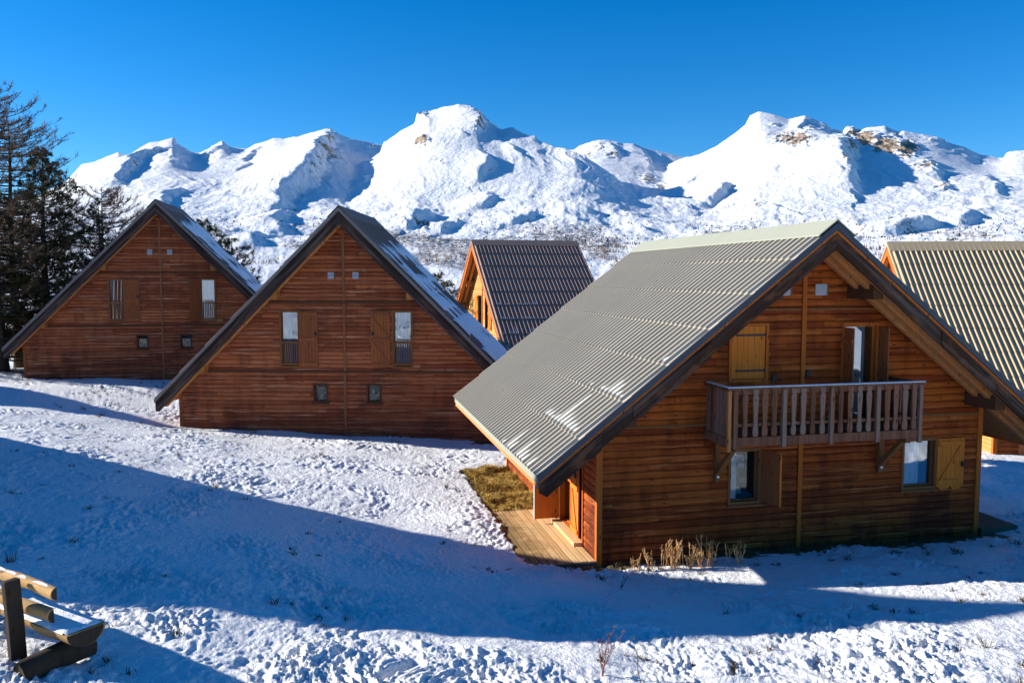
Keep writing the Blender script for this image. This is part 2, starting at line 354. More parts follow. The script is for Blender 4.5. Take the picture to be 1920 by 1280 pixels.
def window(root, mp, x0, x1, z0, z1,  curt=(0, 1), rail=None, frame='frame', sill=False, gl='glass', mull=None, deep=.6, fit=None, name='window', bars=9):
    """x0..z1 = opening; curt = covered fraction of the width; rail = (z bottom, z top) of a small railing"""
    tw = .055; m = MB(mp); ring(m, x0-.045, x1+.045, z0-.045, z1+.045, tw, -.10, .05)
    fr = m.build(name, frame, root, bevel=.004)
    m = MB(mp); e_ = tw-.045; ring(m, x0+e_, x1-e_, z0+e_, z1-e_, tw*.5, -.085, -.045)
    if mull: 
        for q in mull: m.box(x0+.075, x1-.075, -.08, -.05, q-.02, q+.02)
    m.build('sash', frame, fr)
    e_ += tw*.5; MB(mp).box(x0+e_, x1-e_, -.068, -.062, z0+e_, z1-e_).build('glass', gl, fr)
    if curt:
        m = MB(mp); n = 40; a = x0+.04+(x1-x0-.08)*curt[0]; b = x0+.04+(x1-x0-.08)*curt[1]; P = []
        for i in range(n+1):
            t = i/n; u = a+(b-a)*t; v = -.115+.014*sin(t*(b-a)*55)+.006*sin(t*31)
            P += [(u, v, z0+.03), (u+.01*sin(t*9), v*1.02, z1-.03)]
        m.add(P, [(2*i, 2*i+2, 2*i+3, 2*i+1) for i in range(n)]); m.build('curtain', 'curtain', fr, True)
    m = MB(mp); e = .04
    a, b, c, d = x0-e, x1+e, z0-e, z1+e
    m.add([(a,-.1,c), (b,-.1,c), (b,-.1,d), (a,-.1,d), (a,-deep,c), (b,-deep,c), (b,-deep,d), (a,-deep,d)], [(0,1,5,4), (1,2,6,5), (2,3,7,6), (3,0,4,7), (4,5,6,7)])
    m.build('room', 'dark_in', fr)
    if fit: fit(MB(mp), fr)
    if sill: MB(mp).box(x0-.08, x1+.08, -.02, .09, z0-.085, z0-.047).build('sill', frame, fr)
    if rail:
        m = MB(mp); m.box(x0, x1, .055, .095, rail[1]-.03, rail[1]+.03); m.box(x0, x1, .055, .095, rail[0]-.03, rail[0]+.03)
        for i in range(bars):
            u = x0+(x1-x0)*(i+.5)/bars; m.box(u-.012, u+.012, .062, .088, rail[0]+.03, rail[1]-.03)
        m.build('railing', 'frame', fr)
    return fr
def shutter(root, mp, x0, x1, z0, z1, mat='shutter', brace=1, v=.045, straps=None, scallop=False, latch=None):
    m = MB(mp); n = max(4, int(round((x1-x0)/.105)))
    for i in range(n):
        a = x0+(x1-x0)*i/n; b = x0+(x1-x0)*(i+1)/n
        m.box(a+.002, b-.002, v, v+.028, z0, z1)
    if scallop:
        for i in range(2):
            c = x0+(x1-x0)*(.27+.46*i); r = (x1-x0)*.2
            m.add([(c-r, v+.002, z0), (c+r, v+.002, z0), (c+r*.7, v+.002, z0-.05), (c, v+.002, z0-.07), (c-r*.7, v+.002, z0-.05),
                   (c-r, v+.026, z0), (c+r, v+.026, z0), (c+r*.7, v+.026, z0-.05), (c, v+.026, z0-.07), (c-r*.7, v+.026, z0-.05)],
                  [(0,1,2,3,4), (9,8,7,6,5), (1,6,7,2), (2,7,8,3), (3,8,9,4), (4,9,5,0)])
    sh = m.build('shutter', mat, root, bevel=.003)
    if brace:
        m = MB(mp); v1 = v+.030; v2 = v+.052
        zs = [z0+.10, z1-.10] if (z1-z0) < 1.3 else [z0+.10, (z0+z1)/2, z1-.10]
        for z in zs: m.box(x0+.02, x1-.02, v1, v2, z-.045, z+.045)
        for a, b in zip(zs, zs[1:]):
            p, q = ((x0+.06, a+.05), (x1-.06, b-.05)) if brace > 0 else ((x1-.06, a+.05), (x0+.06, b-.05))
            d = .05
            m.add([(p[0], v1, p[1]), (p[0]+d, v1, p[1]), (q[0], v1, q[1]), (q[0]-d, v1, q[1]),
                   (p[0], v2-.002, p[1]), (p[0]+d, v2-.002, p[1]), (q[0], v2-.002, q[1]), (q[0]-d, v2-.002, q[1])],
                  [(0,1,2,3), (7,6,5,4), (0,4,5,1), (1,5,6,2), (2,6,7,3), (3,7,4,0)])
        m.build('brace', mat, sh, bevel=.003)
    if straps:
        for z in straps:
            MB(mp).box(x0+.08, x1+.02, v+.03, v+.038, z-.018, z+.018).box(x1-.02, x1+.05, v+.028, v+.05, z-.03, z+.03).build('strap_hinge', 'iron', sh)
    if latch:
        u, z = latch
        MB(mp).box(u-.035, u+.035, v+.052, v+.08, z-.05, z+.05).box(u-.015, u+.015, v+.05, v+.10, z-.02, z+.02).build('latch', 'iron', sh)
    return sh

def roof_sheet(root, hr, k, rw, y0, y1, side, mat, courses, rib=.2, bold=False):
    """ribbed sheets running down the slope, one strip per course, each lapped over the next"""
    cs = 1/math.sqrt(1+k*k); nx, nz = side*k*cs, cs     # outward normal
    Ls = rw/cs; m = MB(); n = int((y1-y0)/rib)
    rb = (y1-y0)/n; prof = []
    for i in range(n):
        a = y0+i*rb
        prof += [(a, 0), (a+rb*.38, 0), (a+rb*.62, .065), (a+rb*.72, .065), (a+rb*.92, 0)] if bold else [(a, 0), (a+rb*.50, 0), (a+rb*.58, .052), (a+rb*.82, .052), (a+rb*.92, 0)]
    prof.append((y1, 0)); N = len(prof)
    V = []; F = []
    for c in range(courses):
        s0 = Ls*c/courses; s1 = Ls*(c+1)/courses+(.05 if c < courses-1 else 0)
        j = random.uniform(-.004, .004); b = len(V)
        for s, lift in ((s0, .0), (s1, (.018 if bold else .028)+j)):
            for y, h in prof:
                h2 = h+lift+.012; V.append((side*s*cs+nx*h2, y, hr-s*cs*k+nz*h2))
        for y, h in prof:      # down-turned lower edge
            h2 = h+.004; V.append((side*s1*cs+nx*h2, y, hr-s1*cs*k+nz*h2))
        for i in range(N-1):
            F.append((b+i, b+i+1, b+N+i+1, b+N+i)); F.append((b+N+i, b+N+i+1, b+2*N+i+1, b+2*N+i))
    m.v = V; m.f = F
    return m.build('roof_sheet', mat, root)

def rake_poly(hr, k, rw, t0, t1, side, xin=0.0, tip=True):
    """band between depths t0 and t1 (vertical) under the roof line, from ridge to eave"""
    T = lambda x: hr-k*x
    P = [(xin, T(xin)-t0), (rw, T(rw)-t0)]
    if tip:
        P += [(rw, T(rw)-t0-(t1-t0)*.55), (rw-(t1-t0)*.42/k*1.0, T(rw)-t1+(t1-t0)*.42*.0+(t1-t0)*.42-.0*k)]
        P[-1] = (rw-(t1-t0)*.45/k, T(rw-(t1-t0)*.45/k)-t1)
    else: P += [(rw, T(rw)-t1)]
    P += [(xin, T(xin)-t1)]
    return [(side*x, z) for x, z in P]

def roof(root, hr, k, rw, oh, L, mat, courses=7, cap='cap_green', thick=.40, barge='barge', purl=(), fl='flash', seg=False, W=4, pm='purlin', bold=False, strip=(.077, .135, 'trim')):
    y0, y1 = -oh, L; sides = (-1, 1)
    m = MB()
    for s in sides: m.prism_y(rake_poly(hr, k, rw-.02, .03, .17, s, 0, False), y0+.045, y1-.045)
    rf = m.build('roof', 'soffit', root)
    for s in sides: roof_sheet(rf, hr, k, rw+.03, y0-.01, y1+.01, s, mat, courses, bold=bold)
    # ridge cap
    w = .36; m = MB()
    m.prism_y([(-w, hr-w*k+.108), (0, hr+.108), (w, hr-w*k+.108), (w, hr-w*k+.085), (0, hr+.085), (-w, hr-w*k+.085)], y0-.02, y1+.02)
    m.build('ridge_cap', cap, rf)
    for s in sides:      # flashing over both rakes
        for (a, b) in ((y0-.030, y0+.02), (y1-.02, y1+.030)):
            MB().prism_y(rake_poly(hr, k, rw+.03, -.045, .075, s, 0, False), a, b).build('flashing', fl, rf)
        for (a, b) in ((y0+.0, y0+.045), (y1-.045, y1)):
            MB().prism_y(rake_poly(hr, k, rw, strip[1]+.002, thick, s, 0), a-(.012 if a < 1 else 0), b+(.012 if a > 1 else 0)).build('barge_board', barge, rf, bevel=.006)
            MB().prism_y(rake_poly(hr, k, rw, strip[0], strip[1], s, 0, False), a, b).build('rake_strip', strip[2], rf)
        MB().prism_y([(s*(x), z) for x, z in ((rw-.02, hr-k*rw-.02), (rw+.012, hr-k*rw-.02), (rw+.012, hr-k*rw-.22), (rw-.02, hr-k*rw-.22))], y0+.046, y1-.046).build('eave_board', 'rafter', rf)
        MB().prism_y([(s*(x), z) for x, z in ((rw+.0, hr-k*rw+.02), (rw+.034, hr-k*rw+.0), (rw+.034, hr-k*rw-.12), (rw+.016, hr-k*rw-.12))], y0+.046, y1-.046).build('drip_edge', cap, rf)
        # rafters under the front overhang, lying in the slope
        for ya in ((y0+.047, y0+.16), (y0+.30, y0+.42), (y0+.62, y0+.74)):
            if ya[1] < -.06: MB().prism_y(rake_poly(hr, k, rw-.08, .172, thick+.0 if ya[0] > y0+.1 else thick-.05, s, 0), *ya).build('rafter', 'rafter', rf, bevel=.004)
    if seg:
        for s, xa, xb in ((-1, 2.35, 3.75), (1, 2.2, 3.4), (-1, 4.3, rw+.0)):
            T = lambda x: hr-k*x
            MB().prism_y([(s*xa, T(xa)-.16), (s*xb, T(xb)-.16), (s*xb, T(xb)-.16-(thick-.22 if xb < rw else .12)), (s*(xb-.12), T(xb-.12)-thick-.02), (s*xa, T(xa)-thick-.02)], y0-.034, y0-.0135).build('barge_board', barge, rf, bevel=.004)
    for x, h, w_ in purl:
        zt = hr-k*abs(x)-.19-k*w_/2
        MB().box(x-w_/2, x+w_/2, y0+.17, .25, zt-h, zt).build('purlin', pm, root, bevel=.006)
    return rf

def walls(root, W, L, hr, k, thick, sid, zb, ops_f=(), ops_l=(), trim='trim'):
    zt = lambda x: hr-k*abs(x)-thick     # wall top
    ez = zt(W)
    edge = lambda z: W if z <= ez else max(0, (hr-thick+.2-z)/k)
    edge = lambda z: W if z <= ez else max(0.0, (hr-.18-z)/k) if (hr-.18-z)/k < W else W
    fr = lambda u, v, z: (u, -v, z)
    top = hr-.2
    m = MB(fr); siding(m, zb, top, lambda z: -edge(z), edge, ops_f); m.build('wall', sid, root)
    m = MB(lambda u, v, z: (u, L-.5+v, z)); siding(m, zb, top, lambda z: -edge(z), edge, ()); m.build('wall', sid, root)
    et = hr-k*W-.16
    m = MB(lambda u, v, z: (-W-v, u, z)); siding(m, zb, et, lambda z: 0.0, lambda z: L-.5, ops_l); m.build('wall', sid, root)
    m = MB(lambda u, v, z: (W+v, u, z)); siding(m, zb, et, lambda z: 0.0, lambda z: L-.5, ()); m.build('wall', sid, root)
    for x in (-W, W):
        for y in (0, L-.5):
            s = 1 if x > 0 else -1; q = -1 if y == 0 else 1
            MB().box(min(x-s*.05, x+s*.055), max(x-s*.05, x+s*.055), min(y-q*.05, y+q*.055), max(y-q*.05, y+q*.055), zb, et).build('corner_post', trim, root, bevel=.004)
FR = lambda u, v, z: (u, -v, z)

# ---- main house -------------------------------------------------
MO = (5.465, 15.2, -5.13); MY = .221
def main_house():
    W, L, hr, k, rw, oh = 4.0, 8.06, 6.05, .776, 5.36, .975
    R = empty('chalet', MO, MY)
    tag(R, 'large chalet in front with carved balcony and pale green ribbed metal roof', 'chalet', 'wooden chalets of the hamlet')
    LW = lambda u, v, z: (-W-v, u, z)
    ops_f = [(.87, 1.57, 2.36, 4.24), (-1.44, -.86, .95, 1.92), (2.27, 2.98, 1.02, 1.95), (-1.50,-.74,3.24,4.27)]
    ops_l = [(.84, 1.44, .12, 2.05), (1.62, 2.36, .12, 2.05), (2.62, 3.1, .9, 1.9)]
    walls(R, W, L, hr, k, .45, 'sid_main', -.6, ops_f, ops_l)
    roof(R, hr, k, rw, oh, L, 'roof_green', 7, 'cap_green', .42, barge='barge_main', purl=[(-1.0,.26,.2), (1.0,.26,.2), (3.72,.26,.22), (-3.72,.26,.22)], seg=True, W=W, pm='dark_beam')
    MB(FR).box(-.045, .045, .034, .062, -.1, 2.24).box(-.045, .045, .034, .062, 2.36, 5.5).build('centre_trim', 'trim', R, bevel=.004)
    MB(FR).box(-2.0, -.05, .03, .052, 4.53, 4.57).box(.05, 2.0, .03, .052, 4.53, 4.57).build('ledge', 'frame', R)
    MB(FR).box(-3.95, -.05, .03, .050, 2.42, 2.47).box(.05, 3.95, .03, .050, 2.42, 2.47).build('ledge', 'frame', R)
    for x in (-.42, .34):
        v = MB(FR).box(x-.12, x+.12, .03, .05, 4.81, 5.02).build('vent', 'vent', R)
        MB(FR).box(x+.12, x+.145, .03, .062, 4.80, 5.03).build('vent_edge', 'frame', v)
    for x, z in ((-.59, 3.28), (.12, 3.34)): MB(FR).box(x-.045, x+.045, .02, .06, z-.07, z+.07).build('wall_socket', 'iron', R, bevel=.01)
    shutter(R, FR, -1.46, -.78, 3.27, 4.24, brace=0, v=.0, straps=(4.08, 3.42))
    m = MB(FR); ring(m, -1.52, -.72, 3.21, 4.30, .055, -.03, .055); m.build('shutter_frame', 'trim', R, bevel=.003)
    MB(FR).box(-1.5,-.74,-.06,-.02,3.24,4.27).build('shutter_back','dark_in',R)
    # balcony door
    d = window(R, FR, .87, 1.57, 2.36, 4.24, curt=(0, .8), mull=(3.05,), deep=1.0, name='balcony_door', frame='trim')
    m = MB()
    for i in range(3): m.box(.845, .872, -.06-.095*(i+1), -.062-.095*i, 2.38, 4.20)
    sh = m.build('shutter', 'shutter_back', R, bevel=.003)
    for z_ in (2.55, 3.9): MB().box(.82, .846, -.34, -.05, z_, z_+.09).build('brace', 'shutter_back', sh)
    m = MB()
    for i in range(5): m.box(1.60, 1.627, -.05-.095*(i+1)*.6, -.052-.095*i*.6, 2.38, 4.20)
    m.build('shutter', 'shutter_back', R)  # dark leaf put where the door reveal only lies in shade
    # kitchen window with its shutter swung out
    def fit(m, fr):
        m.box(-1.44, -1.16, -.30, -.28, 1.45, 1.9).build('room_fittings', 'gray_in', fr)
        MB(FR).box(-1.12, -.98, -.34, -.3, 1.5, 1.75).build('room_fittings', 'gray_in', fr); MB(FR).box(-1.38, -1.0, -.4, -.36, 1.0, 1.12).build('room_fittings', 'gray_in', fr)
    window(R, FR, -1.44, -.86, .95, 1.92, curt=(0, .3), fit=fit, sill=True, deep=.8, mull=None, gl='glass_dark')
    m = MB(); a = np.array((-.80, -.045)); b = np.array((-.70, -.52)); dd = (b-a)/5
    for i in range(5):
        p = a+dd*i; q = a+dd*(i+.96); m.bar((p[0], p[1], 1.44), (q[0], q[1], 1.44), .028, .96)
    sh = m.build('shutter', 'shutter_back', R)
    for z_ in (1.1, 1.78): MB().bar((a[0]+.02, a[1]-.02, z_), (b[0]+.02, b[1]+.03, z_), .025, .09).build('brace', 'shutter', sh)
    m = MB(); m.bar((b[0]+.002, b[1]-.008, .96), (b[0]+.002, b[1]-.008, 1.92), .034, .016, up=(0, 1, 0)); m.build('pale_edge', 'shutter', sh)  # edge catching the light, put in as a paler strip
    window(R, FR, 2.27, 2.98, 1.02, 1.95, curt=(.0, .68), sill=True, name='window', gl='glass_dark')
    shutter(R, FR, 3.01, 3.63, 1.0, 1.97, brace=1, scallop=True, latch=(3.58, 1.45))
    # balcony
    x0, x1, yf = -1.98, 1.88, -.90
    m = MB()
    n = 6
    for i in range(n): m.box(x0+.02, x1-.02, yf+.03+(-.04-yf)*i/n, yf+.03+(-.04-yf)*(i+1)/n-.008, 2.30, 2.345)
    B = m.build('balcony', 'gray_wood', R)
    sn = MB().box(x0-.02, x1+.06, yf-.06, yf+.05, 3.2355, 3.256).box(x0-.02, x0+.08, yf+.051, -.1, 3.2355, 3.254).build('railing_snow', 'rsnow', None, bevel=.008); sn.location = MO; sn.rotation_euler = (0, 0, MY); tag(sn, 'thin line of snow on the balcony handrail', 'snow', kind='stuff')
    m = MB(); m.box(x0, x1, yf-.02, yf+.028, 2.20, 2.36); m.build('edge_beam', 'gray_wood', B, bevel=.006)
    for a_, b_ in ((x0, x0+.05), (x1-.05, x1)): MB().box(a_, b_, yf+.03, -.06, 2.20, 2.355).build('side_beam', 'gray_wood', B)
    m = MB(); m.box(x0-.03, x1+.07, yf-.07, yf+.06, 3.20, 3.235); m.box(x0-.03, x0+.09, yf+.062, -.05, 3.20, 3.235); m.box(x1-.07, x1+.05, yf+.062, -.05, 3.20, 3.235); hrl = m.build('handrail', 'gray_wood', B, bevel=.005)
    m = MB(); m.box(x0+.05, x1-.05, yf+.0, yf+.035, 3.11, 3.195); m.box(x0+.05, x1-.05, yf+.0, yf+.035, 2.55, 2.60); m.box(x0+.02, x0+.05, yf+.04, -.06, 3.11, 3.19); m.box(x0+.02, x0+.05, yf+.04, -.06, 2.55, 2.60)
    m.box(x1-.05, x1-.02, yf+.04, -.06, 3.11, 3.19); m.box(x1-.05, x1-.02, yf+.04, -.06, 2.55, 2.60); m.build('rail', 'gray_wood', B)
    def bal(c, w, kind):
        z0, z1 = 2.37, 3.195; h = w/2
        pr = [(h*.62, z0+.0), (h*.86, z0+.03), (h*.95, z0+.09), (h*.85, z0+.15), (h*.62, z0+.19), (h*.66, z0+.28), (h*.78, z0+.45), (h*.95, z0+.62), (h*1.0, z0+.68), (h*.98, z0+.70), (h*.72, z0+.72), (h*.72, z0+.745), (h*.98, z0+.765), (h, z1)]
        pts = [(c+a, b) for a, b in pr]+[(c-a, b) for a, b in reversed(pr)]
        m = MB(); m.prism_y(pts, yf-.030, yf-.003); hb = m.build('baluster', 'gray_wood', B, bevel=.003)
        MB(FR).add([(c+.013*cos(t*pi/4), -yf+.0305, 3.0+.013*sin(t*pi/4)) for t in range(8)], [tuple(range(8))]).build('peg_hole', 'iron', hb)
    nb = 20
    for i in range(nb):
        c = x0+.10+(x1-x0-.20)*(i+.25)/(nb-.5)+random.uniform(-.008, .008)
        if i % 5 == 0:
            MB().box(c-.04, c+.04, yf-.05, yf+.03, 2.17, 3.19).build('baluster_post', 'gray_wood', B, bevel=.005)
        else: bal(c, random.uniform(.102, .118), 0)
    MB().box(x0-.01, x0+.055, yf-.05, yf+.02, 2.12, 3.19).build('baluster_post', 'rafter', B, bevel=.004)
    MB().box(x1-.045, x1+.02, yf-.05, yf+.02, 2.12, 3.19).build('baluster_post', 'gray_wood', B, bevel=.004)
    for xx in (x0-.005, x1-.02):
        for i in range(5):
            y = yf+.11+i*.155; MB().box(xx, xx+.024, y-.055, y+.055, 2.37, 3.19).build('side_board', 'gray_wood', B, bevel=.003)
    for x in (-1.74, 1.70):
        m = MB(); m.box(x-.05, x+.05, -.13, -.035, 1.38, 2.19); m.box(x-.05, x+.05, yf+.05, -.132, 2.10, 2.195); m.bar((x, -.12, 1.55), (x, yf+.22, 2.10), .09, .10, up=(1, 0, 0)); 
        b = m.build('bracket', 'frame', B, bevel=.006)
        MB().box(x-.02, x+.02, -.15, -.128, 1.46, 1.50).build('bolt', 'white', b)
    # terrace side: doors
    window(R, LW, .84, 1.44, .12, 2.05, curt=None, name='terrace_door', frame='trim', deep=.5)
    window(R, LW, 1.62, 2.36, .12, 2.05, curt=(.5, 1), name='terrace_door', frame='trim', mull=(1.0,), deep=.6)
    shutter(R, LW, .98, 1.44, .14, 2.03, brace=1, latch=(1.05, 1.35), v=.052)
    shutter(R, LW, 2.62, 3.18, .14, 2.03, brace=-1)
    m = MB(); 
    for i in range(5): m.box(-W-.06-.105*(i+1)+.002, -W-.06-.105*i, 2.36, 2.388, .14, 2.03)
    sh = m.build('shutter', 'shutter', R); MB().box(-W-.60, -W-.588, 2.355, 2.395, .14, 2.03).build('pale_edge', 'white', sh)
    MB(LW).box(3.40, 3.47, .034, .06, -.1, 2.5).build('wall_trim', 'trim', R)
    # steps to the doors
    MB(LW).box(.8, 2.4, .04, .22, .02, .11).build('door_step', 'deck', R, bevel=.006)
    return R
# ---- chalets seen from behind ------------------------------------
def rear_house(loc, yaw, label, c_left=(0, .55), c_right=(0, 1), narrow=False):
    W, L, hr, k, rw, oh = 5.45, 5.0, 7.52, 1.005, 6.05, .56
    R = empty('chalet', loc, yaw); tag(R, label, 'chalet', 'wooden chalets of the hamlet')
    ops = [(-2.08, -1.52, 2.48, 4.27), (1.60, 2.18, 2.48, 4.27), (-1.02, -.62, 1.34, 1.88), (.74, 1.14, 1.34, 1.88)]
    walls(R, W, L, hr, k, .55, 'sid_back', -1.2, ops, (), 'trim_back')
    roof(R, hr, k, rw, oh, L, 'roof_brown', 7, 'roof_brown', .50, barge='barge_rear', fl='flash_pale', strip=(.077, .24, 'flash_dark'), purl=[(-2.2,.34,.24), (2.2,.34,.24), (-4.62,.3,.22), (4.62,.3,.22)], W=W)
    MB(FR).box(-.04, .04, .034, .06, -.3, 2.26).box(-.04, .04, .034, .06, 2.34, 4.52).box(-.04, .04, .034, .06, 4.6, 6.85).build('centre_trim', 'trim_back', R, bevel=.004)
    for z, xx in ((2.30, 5.0), (4.56, 2.7)): MB(FR).box(-xx, xx, .03, .062, z-.035, z+.035).build('ledge', 'dark_beam', R)
    for x in (-.41, .39):
        v = MB(FR).box(x-.10, x+.10, .03, .05, 5.32, 5.53).build('vent', 'vent', R)
        MB(FR).box(x-.09, x+.09, .051, .056, 5.40, 5.41).box(x-.09, x+.09, .051, .056, 5.45, 5.46).build('vent_slat', 'iron', v)
    for i, (a, b, cu) in enumerate(((-2.08, -1.52, c_left), (1.60, 2.18, c_right))):
        window(R, FR, a, b, 2.48, 4.27, curt=cu, rail=(2.56, 3.27), mull=(3.35,), bars=8, name='window')
    shutter(R, FR, -1.49, -.86, 2.46, 4.28, 'shutter_back', brace=1, latch=(-.93, 3.55))
    if narrow:
        m = MB()
        a = np.array((1.55, -.045)); b = np.array((1.22, -.50)); dd = (b-a)/5
        for i in range(5):
            p = a+dd*i; q = a+dd*(i+.96); m.bar((p[0], p[1], 3.37), (q[0], q[1], 3.37), .028, 1.8)
        m.build('shutter', 'shutter_back', R)
    else: shutter(R, FR, .86, 1.49, 2.46, 4.28, 'shutter_back', brace=-1, latch=(.93, 3.55))
    for a, b in ((-1.02, -.62), (.74, 1.14)): window(R, FR, a, b, 1.34, 1.88, curt=None, sill=True, gl='glass_dark', frame='dark_beam')
    return R
# ---- chalets turned side on, gable towards the sun ------------------
def side_house(loc, yaw, label, L, mat, cap, sid='sid_light', W=5.4, hr=7.5, rw=6.0, porch=False, hidden=False, k=1.005, courses=8):
    oh = .6 if not hidden else .5
    R = empty('chalet', loc, yaw); tag(R, label, 'chalet', 'wooden chalets of the hamlet')
    walls(R, W, L, hr, k, .55, sid, -1.2, [(-.95, -.15, 2.5, 4.2), (.6, 1.3, 2.5, 4.2)], (), 'trim')
    roof(R, hr, k, rw, oh, L, mat, courses, cap, .42, purl=[(-2.2,.3,.24), (2.2,.3,.24), (-4.6,.3,.22), (4.6,.3,.22)], W=W, barge='trim' if not hidden else 'barge_rear', fl=cap, bold=True)
    MB(FR).box(-.04, .04, .034, .06, -.3, 6.8).build('centre_trim', 'trim', R)
    window(R, FR, -.95, -.15, 2.5, 4.2, curt=(0, 1)); window(R, FR, .6, 1.3, 2.5, 4.2, curt=(0, .6))
    shutter(R, FR, -1.65, -1.0, 2.5, 4.2, 'shutter'); shutter(R, FR, 1.35, 1.95, 2.5, 4.2, 'shutter', brace=-1)
    return R

H1 = main_house()
H2 = rear_house((-5.425, 26.2, -5.34), -.035, 'brown chalet in the middle with two shuttered upper windows and snow on its roof')
H3 = rear_house((-15.01, 34.73, -4.32), .192, 'brown chalet farthest left beside the bare larch tree', c_left=(0, .35), c_right=(.1, 1), narrow=True)
H4 = side_house((-1.517, 42.52, -5.127), -1.30, 'distant chalet with dark ribbed roof and sunlit orange gable', 5.2, 'roof_dark', 'roof_dark', hr=7.02, k=.798, rw=6.36)
H5 = side_house((15.1, 31.4, -6.2), -1.66, 'chalet behind on the far right under an olive ribbed roof', 10.0, 'roof_tan', 'roof_tan', courses=8)
# porch built out under the eaves of the right-hand chalet
m = MB(lambda u, v, z: (5.4+v, u, z))
# local frame of H5: +x towards the camera, +y along the ridge to the right
for nm, sidm, fn in (('porch_wall', 'sid_light', lambda u, v, z: (5.45+u, .25-v, z)), ('porch_wall', 'sid_main', lambda u, v, z: (7.0+v, .25+u, z))):  # light put into colour: paler siding on the sun side, darker on the shaded front
    m = MB(fn); siding(m, -.9, 2.1, lambda z: 0.0, (lambda z: 1.55) if sidm == 'sid_light' else (lambda z: 4.0), [] if sidm == 'sid_light' else [(.75, 2.2, -.9, 1.8)]); m.build(nm, sidm, H5)
MB().box(6.94, 7.06, .19, .31, -.9, 2.1).build('porch_post', 'trim', H5)
MB().box(6.3, 6.4, .9, 2.6, -.9, 1.9).build('porch_door', 'dark_in', H5)  # near-black panel carries the shade of the recess in its colour
MB().box(6.7, 7.03, .95, 1.25, -.9, 1.8).build('porch_board', 'shutter_back', H5)
MB().prism_y([(5.3, 2.3), (7.25, 2.08), (7.25, 2.16), (5.3, 2.42)], .05, 4.4).build('porch_roof', 'roof_tan', H5)
# two unseen chalets, placed and shaped to throw the long shadows over the snow
H6 = side_house((-15.2, 14.15, -3.9), pi/2, 'unseen chalet left of the frame, shaped to cast the long shadow over the snow', 7.0, 'roof_dark', 'roof_dark', hidden=True, hr=8.15, k=1.35, rw=5.3, W=4.75)
H7 = side_house((-31.0, 28.6, -4.3), pi/2, 'second unseen chalet on the far left, added to cast a shadow on the snow', 7.0, 'roof_dark', 'roof_dark', hidden=True)
# ---------------------------------------------------------------- ground
CP = np.array([(0,0,-3.4),(-6,3,-3.35),(6,3,-3.9),(-5,7.8,-3.85),(-2.6,8.1,-4.1),(0,8.1,-4.2),(4,8.3,-4.3),(-6,10,-3.8),(-3.3,10.4,-4.15),(0,10.6,-4.6),(3.6,10.6,-4.78),(7.2,11.4,-4.65),
 (8.2,12.9,-4.85),(3,13.5,-5.0),(0,13.4,-4.95),(-12.4,19.6,-3.8),(-6.2,17.8,-4.5),(-3,16,-4.85),(0,15.1,-5.08),(1.5,14.2,-5.13),(5.4,15,-5.15),(9.4,15.9,-5.15),(0,21,-5.16),(-1.3,20.7,-5.05),(7.9,22.8,-5.2),
 (11,18,-5.2),(13,20,-5.3),(14,24.5,-5.35),(15,27,-5.4),(20,30,-5.5),(-10.9,26.2,-4.95),(-5.5,26,-5.15),(0,25.9,-5.35),(-9.5,24.4,-4.72),(-5,23.9,-5.0),(-1,23.3,-5.25),(-14.6,23.8,-3.95),(-17.2,27.7,-3.95),(-11.6,28,-4.75),
 (-20.2,33.7,-4.2),(-15,34.5,-4.35),(-9.8,35.7,-4.6),(-22,34,-4.0),(-20,20,-3.6),(-26,30,-3.7),(-30,18,-3.3),(-14,10,-3.4),(-10,14,-3.65),(-9,5,-3.3),(10,4,-4.0),(20,10,-4.6),(30,20,-5.3),
 (-2,44,-5.3),(3,49,-5.4),(-2,58,-6.2),(-22,50,-5),(20,45,-6),(0,80,-9),(40,70,-9),(-40,70,-8),(-60,30,-5),(60,30,-7),(-50,0,-3),(50,0,-5),(0,-40,-1.5),(-40,-40,-1),(40,-40,-2),(100,60,-10),(-100,60,-8),(0,110,-12),(80,110,-13),(-80,110,-12),(-110,-20,-4),(110,-20,-8)], float)
def _tps():
    P = CP[:, :2]/10; n = len(P); r = np.linalg.norm(P[:, None]-P[None], axis=2)
    K = r+np.eye(n)*-.02; A = np.zeros((n+3, n+3)); A[:n, :n] = K; A[:n, n] = 1; A[:n, n+1:] = P; A[n:, :n] = A[:n, n:].T
    b = np.zeros(n+3); b[:n] = CP[:, 2]; return P, np.linalg.solve(A, b)
_TP, _TW = _tps()
def gbase(x, y):
    x = np.atleast_1d(np.asarray(x, float)); y = np.atleast_1d(np.asarray(y, float)); sh = x.shape
    q = np.stack([x.ravel()/10, y.ravel()/10], 1); out = np.zeros(len(q)); n = len(_TP)
    for i in range(0, len(q), 60000):
        a = q[i:i+60000]; r = np.sqrt(((a[:, None]-_TP[None])**2).sum(2)+.0015); out[i:i+60000] = r@_TW[:n]+_TW[n]+a@_TW[n+1:]
    return out.reshape(sh)
